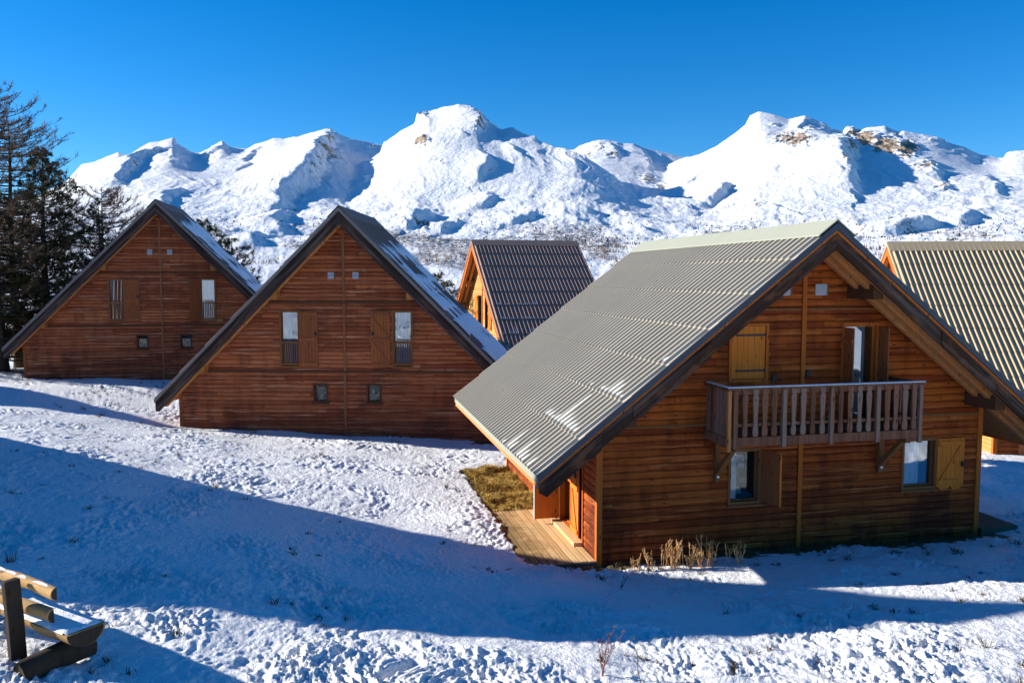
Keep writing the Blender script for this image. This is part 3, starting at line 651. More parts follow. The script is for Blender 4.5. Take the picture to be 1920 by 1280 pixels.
def grough(x, y):
    near = 1/(1+np.maximum(0, np.hypot(x, y)-14)/26)
    big = fbm(x*.33, y*.33, 3, 5)*.13
    wx = x+.25*perlin(x*1.1, y*1.1, 8); wy = y+.25*perlin(x*1.1+9, y*1.1, 9)
    fg = sstep(15, 8, y-.2*x)                    # churned snow in the foreground
    l1 = np.abs(perlin(wx*1.5, wy*1.1, 21))
    l2 = perlin(wx*5.5, wy*4.2, 22); l3 = perlin(wx*12, wy*10, 23); l4 = perlin(wx*26, wy*24, 24); l5 = ridged(wx*7.5, wy*5.5, 2, 26)-.6
    patch = sstep(-.4, .35, perlin(x*.35, y*.35, 31)); p2 = sstep(-.2, .4, perlin(x*.9+5, y*.9, 33))
    foot = np.clip(perlin(wx*4.4, wy*3.4, 41)-.30, 0, 1)
    dr = np.abs(perlin(wx*.8+.4*wy, wy*1.9, 51)); l6 = perlin(wx*40, wy*36, 52)
    h = big+.055*(l1-.3)*(.3+.7*fg)+.07*(dr-.3)*fg+.030*l2*(.35+.9*patch)+.030*l3*(.4+1.0*p2)+.015*l4*(.5+.9*patch)+.006*l6*p2+.034*l5*patch*(.4+.8*fg)-(.09+.08*fg)*foot*patch
    q = .45+.75*sstep(-.35, .3, perlin(x*.55+3, y*.55, 57)+.4*perlin(x*1.6, y*1.6, 58)); h = big+(h-big)*q
    return h*(.35+.65*near)
def ground_z(x, y): return gbase(x, y)+grough(np.atleast_1d(x).astype(float), np.atleast_1d(y).astype(float))
def gz(x, y): return float(ground_z([x], [y])[0])
def loc2(o, yaw, x, y):
    dx = x-o[0]; dy = y-o[1]; return dx*cos(yaw)+dy*sin(yaw), -dx*sin(yaw)+dy*cos(yaw)
def make_ground():
    az = np.concatenate([np.linspace(-180, -40, 46)[:-1], np.linspace(-40, 40, 960), np.linspace(40, 180, 46)[1:]])*pi/180
    r = np.concatenate([np.geomspace(.4, 6.2, 24)[:-1], np.geomspace(6.2, 31, 520), np.geomspace(31, 120, 90)[1:]])
    A, R = np.meshgrid(az, r); X = R*np.sin(A); Y = R*np.cos(A)
    Z = ground_z(X, Y)
    nr, na = X.shape; ix = np.arange(nr*na).reshape(nr, na)
    F = np.stack([ix[:-1, :-1], ix[:-1, 1:], ix[1:, 1:], ix[1:, :-1]], -1).reshape(-1, 4)
    # bare ground and grass showing through
    lx, ly = loc2(MO, MY, X, Y); lx = lx+.10*perlin(X*2.5, Y*2.5, 44)+.05*perlin(X*7, Y*7, 45); ly = ly+.08*perlin(X*3+7, Y*3, 46)*(ly > .5); d = .17+.16*fbm(X*.35, Y*.35, 3, 77)
    d = np.maximum(d, .8*sstep(-5.55, -5.2, lx)*sstep(-3.9, -4.1, lx)*sstep(-.3, .2, ly)*sstep(8.2, 7.4, ly)+.3*0)
    d = np.maximum(d, 1.0*sstep(-5.45, -5.05, lx)*sstep(-3.9, -4.1, lx)*sstep(3.2, 3.6, ly)*sstep(8.0, 7.2, ly))
    e = sstep(-1.0, -.15, ly+.25*perlin(X*1.3, Y*1.3, 3))*(ly < .3)*sstep(-5.3, -4.3, lx)*sstep(5.2, 4.2, lx)
    d = np.maximum(d, .62*e)
    hx, hy = loc2((-5.425, 26.2), -.035, X, Y); d = np.maximum(d, .62*sstep(3.3, 4.6, hx)*sstep(7.5, 6, hx)*sstep(-.9, -.3, hy+.3*perlin(X, Y, 4))*(hy < .3))
    d = np.maximum(d, .36*np.exp(-(((X+14)/3.5)**2+((Y-31.5)/2.0)**2)))
    d = np.maximum(d, .42*np.exp(-(((X-14.5)/2.2)**2+((Y-23.6)/.8)**2)))
    d = np.maximum(d, .33*np.exp(-(((X-8.5)/2.0)**2+((Y-14.2)/.8)**2)))
    d = np.maximum(d, (.27+.1*fbm(X*.8, Y*.8, 2, 79))*sstep(.5, 5, X)*sstep(13.5, 11.5, Y))
    d = np.maximum(d, .55*np.exp(-(((X+22.5)/2.2)**2+((Y-35.5)/2.2)**2)))
    Z = Z-.05*sstep(.45, .8, d)*(d > .4)
    me = npmesh('snow_ground', np.stack([X, Y, Z], -1).reshape(-1, 3), F)
    at = me.attributes.new('dirt', 'FLOAT', 'POINT'); at.data.foreach_set('value', d.astype(np.float32).ravel())
    o = finish('ground', me, 'snow', None, True); tag(o, kind='structure', label='snow covered sloping ground with churned crusty patches', cat='ground'); return o
make_ground()

# ---------------------------------------------------------------- mountains
def wp(px, py, rkm):
    v = ray(px, py); h = math.hypot(v[0], v[1]); R = rkm*1000; return (v[0]/h*R, v[1]/h*R, v[2]/h*R)
def elev_z(px, py, R): 
    v = ray(px, py); return v[2]/math.hypot(v[0], v[1])*R
def az_of(px, py):
    v = ray(px, py); return math.atan2(v[0], v[1])
sky1 = [(-330,330),(-200,370),(-90,350),(0,372),(60,372),(125,340.5),(156,306.7),(180,303),(213,289),(221,286),(240,292),(281,267.6),(299.5,265.6),(324,258),(331,268.6),(359,286),(375,288),(417,265),(430,275),(463.5,279),(479,270),(500,265),(513,260),(535,261),(567,257),(619,247),(633,250),(658,260),(685,265),(730,275),(790,320),(850,380),(920,440)]
sky2 = [(380,480),(440,450),(492,420),(540,402),(575,382),(610,362),(632,348),(650,325),(680,305),(712,288),(720,268),(753,245),(778,233),(781,217),(797,209),(833,201),(860,196),(876,199),(898,212),(917,228),(940,243),(958,238),(999,256),(1017,268),(1042,276),(1078,284),(1115,306),(1150,330),(1180,352),(1228,369),(1310,388),(1400,412),(1500,440)]
sky3 = [(960,330),(1040,285),(1078,280),(1088,272),(1124,262.5),(1157,265),(1168,269),(1187,269),(1206,276),(1247,286),(1285,295),(1340,320),(1400,360)]
sky4 = [(1100,420),(1160,380),(1210,340),(1250,310),(1285,295),(1310,290),(1343,275),(1370,256),(1397,235),(1406,217),(1422,210),(1452,215),(1479,224),(1509,217),(1528,225),(1550,233),(1561,243),(1583,244),(1589,237),(1600,237),(1605,246),(1627,239),(1660,237),(1684,248),(1695,245),(1725,252),(1758,258),(1783,269),(1810,277),(1837,289),(1881,296),(1892,284),(1925,282),(2000,300),(2100,290),(2260,330),(2500,360)]
R0 = 2250.0
class Layer:
    """one massif: crest height by bearing, falling towards the valley on this side and away on the other"""
    def __init__(s, pts, rc, p):
        s.p = p; a = np.array([az_of(x, y) for x, y in pts]); rcs = np.array([float(rc(x)) for x, y in pts]); z = np.array([elev_z(x, y, q) for (x, y), q in zip(pts, rcs)])
        s.ag = np.linspace(-.95, .95, 2400); rt = np.interp(s.ag, a, rcs); kk = np.hanning(81); kk /= kk.sum(); s.rt = np.convolve(np.pad(rt, 40, mode='edge'), kk, 'valid'); z = z*np.interp(a, s.ag, s.rt)/rcs; zc = np.interp(s.ag, a, z); zc = np.where(s.ag < a[0], z[0]-(a[0]-s.ag)*1500*(pts[0][0] > -300), zc); zc = np.where(s.ag > a[-1], z[-1]-(s.ag-a[-1])*1500*(pts[-1][0] < 2400), zc)
        s.tab = [zc]
        for sg in (6, 14, 30, 60, 110):
            k = np.exp(-.5*(np.arange(-3*sg, 3*sg+1)/sg)**2); k /= k.sum(); s.tab.append(np.convolve(np.pad(zc, 3*sg, mode='edge'), k, 'valid'))
    def h(s, A, R):
        rc = np.interp(A, s.ag, s.rt); t = (R-R0)/(rc-R0); q = np.clip((1-t)*7, 0, 4.999); i = q.astype(int); f = q-i; z = np.zeros_like(R)
        for j in range(6):
            w_ = np.where(i == j, 1-f, 0)+np.where(i+1 == j, f, 0)
            z += w_*np.interp(A, s.ag, s.tab[j])
        tt = np.clip(t, 0, 1); S = tt**s.p
        H = 95+(z-95)*S
        H = H-70*np.sin(pi*tt)**2*sstep(380, 800, z)*0
        H = np.where(t < 0, 95+(R-R0)*.3, H)
        return np.where(t > 1, np.interp(A, s.ag, s.tab[0])-(R-rc)*.45, H)
IP = np.interp
LAYERS = [Layer(sky1, lambda x: IP(x, [0, 324, 440, 619, 700], [5000, 5000, 5400, 4900, 5500]), 1.12),
          Layer(sky2, lambda x: IP(x, [500, 720, 870, 960, 1078, 1230, 1400], [3700, 4250, 4250, 3950, 3550, 3300, 3000]), 1.10),
          Layer(sky3, lambda x: IP(x, [1080, 1150, 1285], [5900, 6000, 6300]), 1.25),
          Layer(sky4, lambda x: IP(x, [1285, 1422, 1561, 1600, 1700, 1920], [5500, 5050, 5000, 5050, 5100, 5300]), 1.15)]
def smooth_surface(A, R):
    H = base_h(R)
    for L in LAYERS:
        h = L.h(A, R); s = 16.0; H = np.maximum(H, h)+s*.25*np.clip(1-np.abs(H-h)/s, 0, 1)**2
    return H
# spurs with a steep side away from the sun: points (px, py) walking down, height, sunny width, steep width
FEATS = [([(300,284),(262,303),(230,328),(203,358)],120,420,110),([(225,300),(190,325),(165,345)],45,200,80),([(340,285),(330,305),(318,315)],40,150,80),([(325,358),(312,382),(303,405)],80,260,90),([(412,275),(395,288),(375,305)],45,200,70),([(378,342),(388,352),(392,362)],35,150,60),
 ([(486,278),(470,292),(452,318),(440,330)],55,220,80),([(622,254),(612,272),(597,292),(585,320),(570,345),(545,362),(515,385),(494,410)],190,520,120),([(545,402),(526,418),(514,440)],75,220,90),([(520,440),(480,455),(440,470)],40,150,60),
 ([(897,212),(893,236),(897,256)],95,220,80),([(905,282),(909,303),(904,332),(895,350)],65,240,70),([(848,248),(866,254),(880,258)],30,120,50),([(812,400),(775,413),(742,434)],80,240,80),([(935,255),(965,285),(990,300)],30,200,60),([(690,330),(675,342),(668,350)],30,120,50),
 ([(1080,338),(1105,352),(1125,366)],40,200,60),([(1070,384),(1095,395),(1112,404)],40,200,60),([(905,365),(900,380),(885,400)],45,160,60),([(1370,350),(1345,372),(1318,392)],95,320,70),([(1572,262),(1582,285),(1574,316),(1582,335),(1594,362)],200,420,100),
 ([(1490,308),(1520,318),(1535,326)],40,180,60),([(1452,308),(1450,325),(1462,345)],45,160,60),([(1745,418),(1700,429),(1640,441)],70,260,80),([(1845,396),(1815,410),(1782,424)],50,200,70),([(1545,350),(1530,362),(1520,380)],30,160,60),
 ([(1612,262),(1606,280),(1604,292)],45,120,40),([(1700,262),(1690,275),(1684,290)],45,150,50),([(1650,250),(1640,262),(1636,274)],40,120,40),([(1740,300),(1752,325),(1770,350)],40,220,60),([(1850,330),(1862,350),(1880,370)],40,260,70),([(1430,385),(1450,400),(1500,408)],35,200,60),
 ([(1140,268),(1150,282),(1160,292)],50,150,60),([(1200,280),(1212,300),(1222,318)],50,180,60),([(640,395),(625,410),(600,425)],40,160,60),([(1510,226),(1500,240),(1494,255)],45,160,50),([(1300,330),(1290,345),(1270,352)],25,200,60),([(1000,400),(975,415),(950,425)],40,180,60),([(1160,420),(1200,428),(1230,436)],30,150,60),([(860,415),(840,430),(820,438)],40,160,60)]
FEATS = [(p, a*.50, wl*.62, max(34, wr*.62)) for p, a, wl, wr in FEATS]
def _feat_xy(pts):
    out = []
    rr = np.linspace(R0*.8, 6300, 900)
    for px, py in pts:
        a = az_of(px, py); h = smooth_surface(np.full_like(rr, a), rr); y_ = []; el = h/rr
        tgt = elev_z(px, py, 1.0); k = np.nonzero(el >= tgt)[0]; r_ = rr[k[0]] if len(k) else rr[int(np.argmax(el))]
        out.append((r_*math.sin(a), r_*math.cos(a)))
    return np.array(out)
CRAGS = [(790,265,14,9,.75),(789,213,10,7,.7),(805,300,16,6,.5),(830,305,12,5,.5),(1490,262,32,12,.75),(1452,235,14,6,.5),(1440,250,14,10,.4),(1600,250,12,8,.7),(1625,262,18,12,.8),(1660,272,26,12,.8),(1700,280,20,14,.75),
 (1680,255,14,8,.5),(1735,310,24,9,.6),(1770,350,14,7,.6),(1745,262,20,3,.5),(620,290,22,16,.6),(590,312,12,8,.45),(560,372,24,8,.5),(545,395,16,8,.4),(1120,275,16,9,.55),(1150,290,22,10,.5),(1215,335,16,9,.6),(1240,350,14,7,.6),(1100,290,12,8,.5),
 (1590,300,12,20,.5),(1575,318,10,8,.5),(700,275,16,4,.5),(1380,275,10,4,.4),(1770,262,10,3,.5),(235,300,12,8,.35),(545,430,28,10,.5),(780,420,28,10,.6),(1420,385,10,20,.45),(1600,345,10,20,.4),(395,300,10,6,.4),(1650,240,20,5,.4),(1510,240,20,8,.5)]
def base_h(R):
    return np.interp(R, [60,110,300,600,1000,1300,1700,2100,2600,3200,3800,4500,6500,9000], [-13,-18,-42,-62,-60,-40,18,72,118,160,205,235,300,100])
def mtn_height(X, Y):
    R = np.hypot(X, Y); A = np.arctan2(X, Y); H = smooth_surface(A, R)
    wx = X+fbm(X/210, Y/210, 4, 61)*60; wy = Y+fbm(X/210, Y/210, 4, 67)*60
    F = np.zeros_like(H)
    for pts, amp, wl, wr in FEATS:
        P = _feat_xy(pts); cx, cy = P[:, 0].mean(), P[:, 1].mean(); rad = np.hypot(P[:, 0]-cx, P[:, 1]-cy).max()+wl*2.2
        sel = np.nonzero((X-cx)**2+(Y-cy)**2 < rad*rad); qx, qy = wx[sel], wy[sel]
        bd = np.full(qx.shape, 1e9, np.float32); bs = np.zeros_like(qx); bt = np.zeros_like(qx); n = len(P)-1
        for i, (a, b) in enumerate(zip(P, P[1:])):
            dx, dy = b[0]-a[0], b[1]-a[1]; l2 = dx*dx+dy*dy+1e-6; t = np.clip(((qx-a[0])*dx+(qy-a[1])*dy)/l2, 0, 1)
            ex = qx-a[0]-t*dx; ey = qy-a[1]-t*dy; d = np.sqrt(ex*ex+ey*ey); m = d < bd
            bd = np.where(m, d, bd); bs = np.where(m, np.sign(dx*ey-dy*ex), bs); bt = np.where(m, (i+t)/n, bt)
        tap = np.clip(np.sin(pi*np.clip(bt*.90+.05, 0, 1)), 0, 1)**.8
        v = np.where(bs > 0, 1-sstep(0, wr, bd), np.exp(-(bd/wl)**1.3*1.6))
        F[sel] = np.maximum(F[sel], amp*tap*v)
    return H+F, H, R
def make_mountains():
    az = np.linspace(-42, 42, 1350)*pi/180
    r = np.concatenate([np.geomspace(100, 2200, 130)[:-1], np.linspace(2200, 3400, 120)[:-1], np.linspace(3400, 5400, 300)[:-1], np.linspace(5400, 6500, 70)[:-1], np.linspace(6500, 7600, 14)])
    A, R = np.meshgrid(az, r); X = R*np.sin(A); Y = R*np.cos(A)
    X = X.astype(np.float32); Y = Y.astype(np.float32); H, B, _ = mtn_height(X, Y)
    up = sstep(150, 480, H); crest = np.clip((H-560)/300, 0, 1)
    gul = ridged(A*34+fbm(X/600, Y/600, 3, 15)*1.2, R/1500+fbm(X/900, Y/900, 2, 16), 4, 43)-.55
    n = (ridged(X/520+fbm(X/500, Y/500, 2, 5), Y/520, 3, 40)-.55)*(30-14*up)*(.5+.5*sstep(-.3, .4, fbm(X/800, Y/800, 2, 71)))+gul*(6+16*up)*sstep(-.5, .4, fbm(X/700, Y/700, 2, 78))+fbm(X/75, Y/75, 3, 50)*(9-6.5*up)+fbm(X/24, Y/24, 3, 55)*(4.0-3.2*up)
    H = H+n*np.clip((R-500)/1800, 0.02, 1)*(1-.35*up)*.85
    gy, gx = np.gradient(H); dr = np.gradient(r)[:, None]; da = (az[1]-az[0])*R
    slope = np.hypot(gy/dr, gx/da)
    PX = 960+FPX*np.tan(A)/1.0*1.0; EL = H/(R*np.cos(A)); PY = 640-FPX*np.tan(np.arctan(EL)+PT)/1.0
    den = cos(PT)-EL*sin(PT); PX = 960+FPX*np.tan(A)/den; PY = 640-FPX*(sin(PT)+EL*cos(PT))/den
    rock = sstep(.62, 1.25, slope)*.50+.12*sstep(200, 700, H)
    for cx, cy, sx, sy, a in CRAGS: rock = np.maximum(rock, a*1.25*np.exp(-(((PX-cx)/sx)**2+((PY-cy)/sy)**2)*.32))
    veg = sstep(300, 110, H)*sstep(300, 900, R)*1.0*sstep(-.55, .3, fbm(X/300, Y/300, 3, 90))+.12*sstep(420, 150, H)
    crag = sstep(.4, .7, rock); H = H+crag*(ridged(X/75, Y/75, 5, 70)-.5)*34
    nr, na = X.shape; ix = np.arange(nr*na).reshape(nr, na)
    F = np.stack([ix[:-1, :-1], ix[:-1, 1:], ix[1:, 1:], ix[1:, :-1]], -1).reshape(-1, 4)
    me = npmesh('mountains', np.stack([X, Y, H], -1).reshape(-1, 3), F)
    for nm, v in (('rock', rock), ('veg', veg)):
        at = me.attributes.new(nm, 'FLOAT', 'POINT'); at.data.foreach_set('value', v.astype(np.float32).ravel())
    o = finish('mountains', me, 'mount', None, True); tag(o, kind='structure', label='snow covered mountain range with rocky crags and bare lower slopes', cat='mountains')
    # shrubs and bare woods on the lower slopes
    rng = np.random.default_rng(5); k = len(r)
    def pick(n, fn):
        out = []
        ia = rng.integers(60, na-60, n*3); ir = rng.integers(20, nr-120, n*3)
        p = fn(X[ir, ia], Y[ir, ia], H[ir, ia], PX[ir, ia], PY[ir, ia]); m = rng.random(n*3) < p
        return np.stack([X[ir, ia][m], Y[ir, ia][m], H[ir, ia][m]], 1)[:n]
    def cones(P, h0, h1, wd, nm, mat, label, cat, spiky=1):
        V = []; F = []
        for (x, y, z) in P:
            for q in range(spiky):
                h = rng.uniform(h0, h1); wv = h*wd*rng.uniform(.7, 1.3); ox, oy = (rng.normal(0, h*.5, 2) if spiky > 1 else (0, 0)); b = len(V)
                for t in range(5): V.append((x+ox+wv*cos(t*1.257+x), y+oy+wv*sin(t*1.257+x), z-1))
                V.append((x+ox, y+oy, z+h)); 
                F += [(b+t, b+(t+1) % 5, b+5) for t in range(5)]
        me = npmesh(nm, V, None, F); o = finish(nm, me, mat); tag(o, label, cat, kind='stuff')
    dn = lambda x, y, s, sc_: sstep(-.2, .5, fbm(x/sc_, y/sc_, 3, s))
    cones(pick(15000, lambda x, y, z, px, py: sstep(372, 445, py)**1.5*(.15+.85*dn(x, y, 91, 260))*(np.hypot(x, y) > 700)*np.clip(np.hypot(x, y)/2300, .2, 1)), 2.4, 6.5, .5, 'mountain_shrubs', 'farveg', 'dark shrubs and small firs dotting the lower mountain slopes', 'shrubs')
    wood = lambda x, y, z, px, py: np.clip(np.exp(-(((px-1160)/50)**2+((py-472)/15)**2))+np.exp(-(((px-1640)/60)**2+((py-478)/14)**2))+.8*np.exp(-(((px-520)/40)**2+((py-492)/6)**2))+.8*np.exp(-(((px-830)/60)**2+((py-485)/10)**2)), 0, 1)
    P = pick(60000, lambda *a: wood(*a)*.9)
    P = P[(np.hypot(P[:, 0], P[:, 1]) > 500)][:4500]
    cones(P, 5, 10, .16, 'bare_woods', 'farwood', 'brown bare woods at the foot of the mountains', 'woods', 2)
make_mountains()

# ---------------------------------------------------------------- snow lying on roofs
def roof_snow(o, yaw, hr, k, rw, y0, y1, seed, label, s_bare=.26):
    nu, nv = 200, 130; s = np.linspace(0.02, 1.0, nu)[:, None]*np.ones((1, nv)); y = np.ones((nu, 1))*np.linspace(y0+.05, y1-.02, nv)[None]
    x = s*rw; rib = ((y-y0)/.2) % 1
    n = fbm(y*1.2+seed, s*7, 4, seed); st = fbm(y*5, s*3.0, 3, seed+4)
    m = (s-s_bare+.05*(y-y0)/5)*6+.6*n+.35*st
    m = np.minimum(m, .85)+.12*st
    for c, w_ in ((.30, .05), (.43, .035), (.56, .02), (.70, .028), (.85, .022)): m = m-(1.7*np.exp(-((s-c-.012*st)/w_)**2)*np.clip(.22+2.0*fbm(y*1.6, s*2, 2, seed+int(c*100)), 0, 1))
    m = m-1.4*np.exp(-((s-.5)/.05)**2)*sstep(.1, .5, fbm(y*.9, s*3, 2, seed+9))
    h = .0+.105*sstep(0, .9, m)
    cs = 1/math.sqrt(1+k*k); X = x+k*cs*h; Z = hr-k*x+cs*h+.004; V = np.stack([X, y, Z], -1)
    keep = (m[:-1, :-1] > -.02) | (m[1:, 1:] > -.02) | (m[1:, :-1] > -.02) | (m[:-1, 1:] > -.02)
    ix = np.arange(nu*nv).reshape(nu, nv); F = np.stack([ix[:-1, :-1], ix[:-1, 1:], ix[1:, 1:], ix[1:, :-1]], -1)[keep]
    me = npmesh('roof_snow', V.reshape(-1, 3), F); ob = finish('roof_snow', me, 'rsnow', None, True); ob.location = o; ob.rotation_euler = (0, 0, yaw)
    tag(ob, label, 'snow', kind='stuff')
roof_snow((-5.425, 26.2, -5.34), -.035, 7.52, 1.005, 6.05, -.56, 5.0, 3, 'snow lying on the right roof slope of the middle brown chalet', .15)
roof_snow((-15.01, 34.73, -4.32), .192, 7.52, 1.005, 6.05, -.56, 5.0, 12, 'snow lying on the roof of the leftmost brown chalet', .06)
def main_roof_snow():
    m = MB(); hr, k, rw, y0 = 6.05, .776, 5.36, -.985; cs = 1/math.sqrt(1+k*k); Ls = (rw+.03)/cs; n = int((8.07+.985)/.2); rb = (8.07+.985)/n
    def patch(i, s_end, ln):
        a = y0+i*rb+.006; b = a+rb*.50; q = 7; V = []; F = []
        for j in range(q):
            t = j/(q-1); s = s_end-ln*t; w = (1-t**2*.85)*(.9+.1*random.random()); c = a+(b-a)*(.5+.1*random.uniform(-1, 1)*t)
            for u, hh in ((-1, .014), (-.5, .05*(1-t*.6)), (.5, .055*(1-t*.6)), (1, .016)):
                y = c+u*(b-a)/2*w; h2 = hh+.02; V.append((-(s*cs)-k*cs*h2, y, hr-s*cs*k+cs*h2))
        for j in range(q-1):
            for u in range(3): F.append((j*4+u, j*4+u+1, j*4+5+u, j*4+4+u))
        F.append((0, 1, 2, 3)); m.add(V, F)
    for c, i0, i1, l0, l1, pr in ((7, 1, 14, .1, 1.0, .8), (6, 2, 12, .08, .9, .75), (5, 1, 10, .06, .6, .75), (4, 1, 2, .12, .2, 1)):
        for i in range(i0, i1):
            if random.random() < pr: patch(i, Ls*c/7-.02, l0+(l1-l0)*random.random()**1.3*max(.25, sin(pi*(i-i0+.7)/(i1-i0+.4))))
    o = m.build('roof_snow', 'rsnow', None, True); o.location = MO; o.rotation_euler = (0, 0, MY); tag(o, 'thin white snow streaks between the ribs of the pale green roof', 'snow', kind='stuff')
main_roof_snow()
m = MB(); hr, k = 7.02, .798; cs = 1/math.sqrt(1+k*k); Ls = 6.39/cs
for c in (5, 6, 7, 8):
    for i in range(1, 27 if c > 5 else 12):
        if random.random() < (.75 if c > 5 else .5):
            a = -.61+i*.2+.01; s1 = Ls*c/8-.01; l = random.uniform(.06, .22 if c < 7 else .5); wv = random.uniform(.05, .11)
            P = [(s, y, h) for s, y, h in ((s1, a, .02), (s1, a+wv, .02), (s1-l, a+wv*.7, .025), (s1-l, a+.01, .025), (s1-.02, a+.01, .07), (s1-.02, a+wv-.01, .07), (s1-l*.8, a+wv*.5, .05), (s1-l*.8, a+.02, .05))]
            m.add([(s*cs+k*cs*h, y, hr-s*cs*k+cs*h) for s, y, h in P], [(4,5,6,7), (0,1,5,4), (1,2,6,5), (2,3,7,6), (3,0,4,7)])
o = m.build('roof_snow', 'rsnow'); o.location = (-1.517, 42.52, -5.127); o.rotation_euler = (0, 0, -1.30); tag(o, 'small remnants of snow on the lower rows of the dark ribbed roof', 'snow', kind='stuff')

# ---------------------------------------------------------------- decks
D = empty('wooden_deck', MO, MY); tag(D, 'sunlit wooden plank deck along the terrace side of the front chalet', 'deck')
for i in range(9):
    x1 = -4.06-i*.145; MB().box(x1-.124, x1, -.04+random.uniform(-.01, .01), 3.42, .0+random.uniform(0, .006), .045).build('deck_board', 'deck', D, bevel=.004)
MB().box(-5.36, -4.05, -.075, -.045, -.30, .03).build('edge_board', 'deck_dark', D)
MB().box(-5.34, -4.1, -.04, 3.35, -.4, -.006).build('deck_base', 'deck_dark', D)
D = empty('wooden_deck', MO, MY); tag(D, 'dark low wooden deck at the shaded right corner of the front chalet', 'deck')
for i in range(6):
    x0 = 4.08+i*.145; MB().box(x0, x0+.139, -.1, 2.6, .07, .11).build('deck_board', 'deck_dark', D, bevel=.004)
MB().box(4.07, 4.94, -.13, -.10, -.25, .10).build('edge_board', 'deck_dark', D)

# ---------------------------------------------------------------- bench
def bench():
    R = empty('log_bench', (-5.0, 7.88, -3.87), math.atan2(-.533, .846))      # local x along the bench, local y away from the camera
    tag(R, 'rough log bench with two rails, seen from behind at the lower left edge', 'bench')
    def halflog(x0, x1, y, z, r, face, nm, mat='log', flat=.0, squash=1.0):
        m = MB(); n = 14; P = []
        for j in range(n+1):
            a = pi*j/n; P.append((cos(a)*r, sin(a)*r*squash))
        secs = 12; V = []; F = []
        for i in range(secs+1):
            x = x0+(x1-x0)*i/secs; wob = 1+.05*sin(i*2.3+z*9)+.02*random.uniform(-1, 1); dy = .012*sin(i*.9+z*7)
            for a, b in P:
                if face == 'y': V.append((x, y-b*wob, z+dy+a*wob))
                else: V.append((x, y+a*wob+dy, z-b*wob))
        q = n+1
        for i in range(secs):
            for j in range(n): F.append((i*q+j, i*q+j+1, (i+1)*q+j+1, (i+1)*q+j))
            F.append((i*q, (i+1)*q, (i+1)*q+n, i*q+n))
        F.append(tuple(range(q))); F.append(tuple(range(secs*q, secs*q+q))); m.add(V, F)
        return m.build(nm, mat, R, bevel=.0)
    def post(x):
        V = []; F = []; n = 6
        for i in range(n+1):
            t = i/n; z = -.35+t*1.22; yb = .02-.09*(1-t)*0+.05*t*-1+.02; j = .006*sin(i*2)
            for a, b in ((-.04, -.075), (.04, -.075), (.045, .075), (-.045, .075)): V.append((x+a+j, yb+b, z))
        for i in range(n):
            for q in range(4): F.append((i*4+q, i*4+(q+1) % 4, i*4+4+(q+1) % 4, i*4+4+q))
        F += [(0,1,2,3), tuple(range(n*4, n*4+4))]
        MB().add(V, F).build('post', 'shaded_log', R, bevel=.01)
    post(0); post(-1.55)
    r1 = halflog(-2.1, .50, .17, .775, .068, 'y', 'back_rail', squash=.9); r2 = halflog(-2.1, .43, .17, .53, .072, 'y', 'back_rail', squash=.9)
    st = halflog(-2.15, .70, .33, .40, .20, 'z', 'seat', squash=.85)
    for r_, x, y, z, a, b in ((r1, .505, .17, .775, .06, 'y'), (r2, .435, .17, .53, .064, 'y'), (st, .705, .33, .40, .185, 'z')):
        P = [(cos(pi*j/14)*a, sin(pi*j/14)*a*.85) for j in range(15)]
        MB().add([(x, y-q*.98, z+p) if b == 'y' else (x, y+p, z-q-.008) for p, q in P]+[(x-.01, y-q*.98, z+p) if b == 'y' else (x-.01, y+p, z-q-.008) for p, q in P], [tuple(range(15)), tuple(range(29, 14, -1))]+[(i, i+1, i+16, i+15) for i in range(14)]).build('sawn_end', 'shaded_log', r_)
    for x in (.40, -1.5):
        m = MB(); m.tube([(x, -.16, .06), (x+.01, 0, .08), (x, .25, .10), (x, .55, .09)], [.12, .135, .13, .12], 12); m.build('support_log', 'shaded_log', R, True)
    # snow on it
    def lump(name, x0, x1, y0, y1, z, h, seed, label):
        n1, n2 = 70, 24; u = np.linspace(0, 1, n1)[:, None]*np.ones((1, n2)); v = np.ones((n1, 1))*np.linspace(0, 1, n2)[None]
        X = x0+(x1-x0)*u; Y = y0+(y1-y0)*v; e = np.clip(np.minimum(np.minimum(u, 1-u)*(x1-x0), np.minimum(v, 1-v)*(y1-y0))/.05, 0, 1)**.5
        nn = fbm(X*6, Y*6, 4, seed); mk = e*1.4-.45+nn*.9; Z = z+h*sstep(0, .8, mk)*(1+.5*nn)
        kp = (mk[:-1, :-1] > 0) | (mk[1:, 1:] > 0); ix = np.arange(n1*n2).reshape(n1, n2)
        F = np.stack([ix[:-1, :-1], ix[:-1, 1:], ix[1:, 1:], ix[1:, :-1]], -1)[kp]
        o = finish(name, npmesh(name, np.stack([X, Y, Z], -1).reshape(-1, 3), F), 'rsnow', None, True); o.location = R.location; o.rotation_euler = R.rotation_euler; tag(o, label, 'snow', kind='stuff')
    lump('bench_snow', -2.15, .68, .13, .52, .405, .024, 5, 'snow lying on the flat seat of the log bench')
    lump('bench_snow', -2.1, .40, .125, .175, .838, .014, 8, 'thin snow on the top rail of the log bench')
bench()
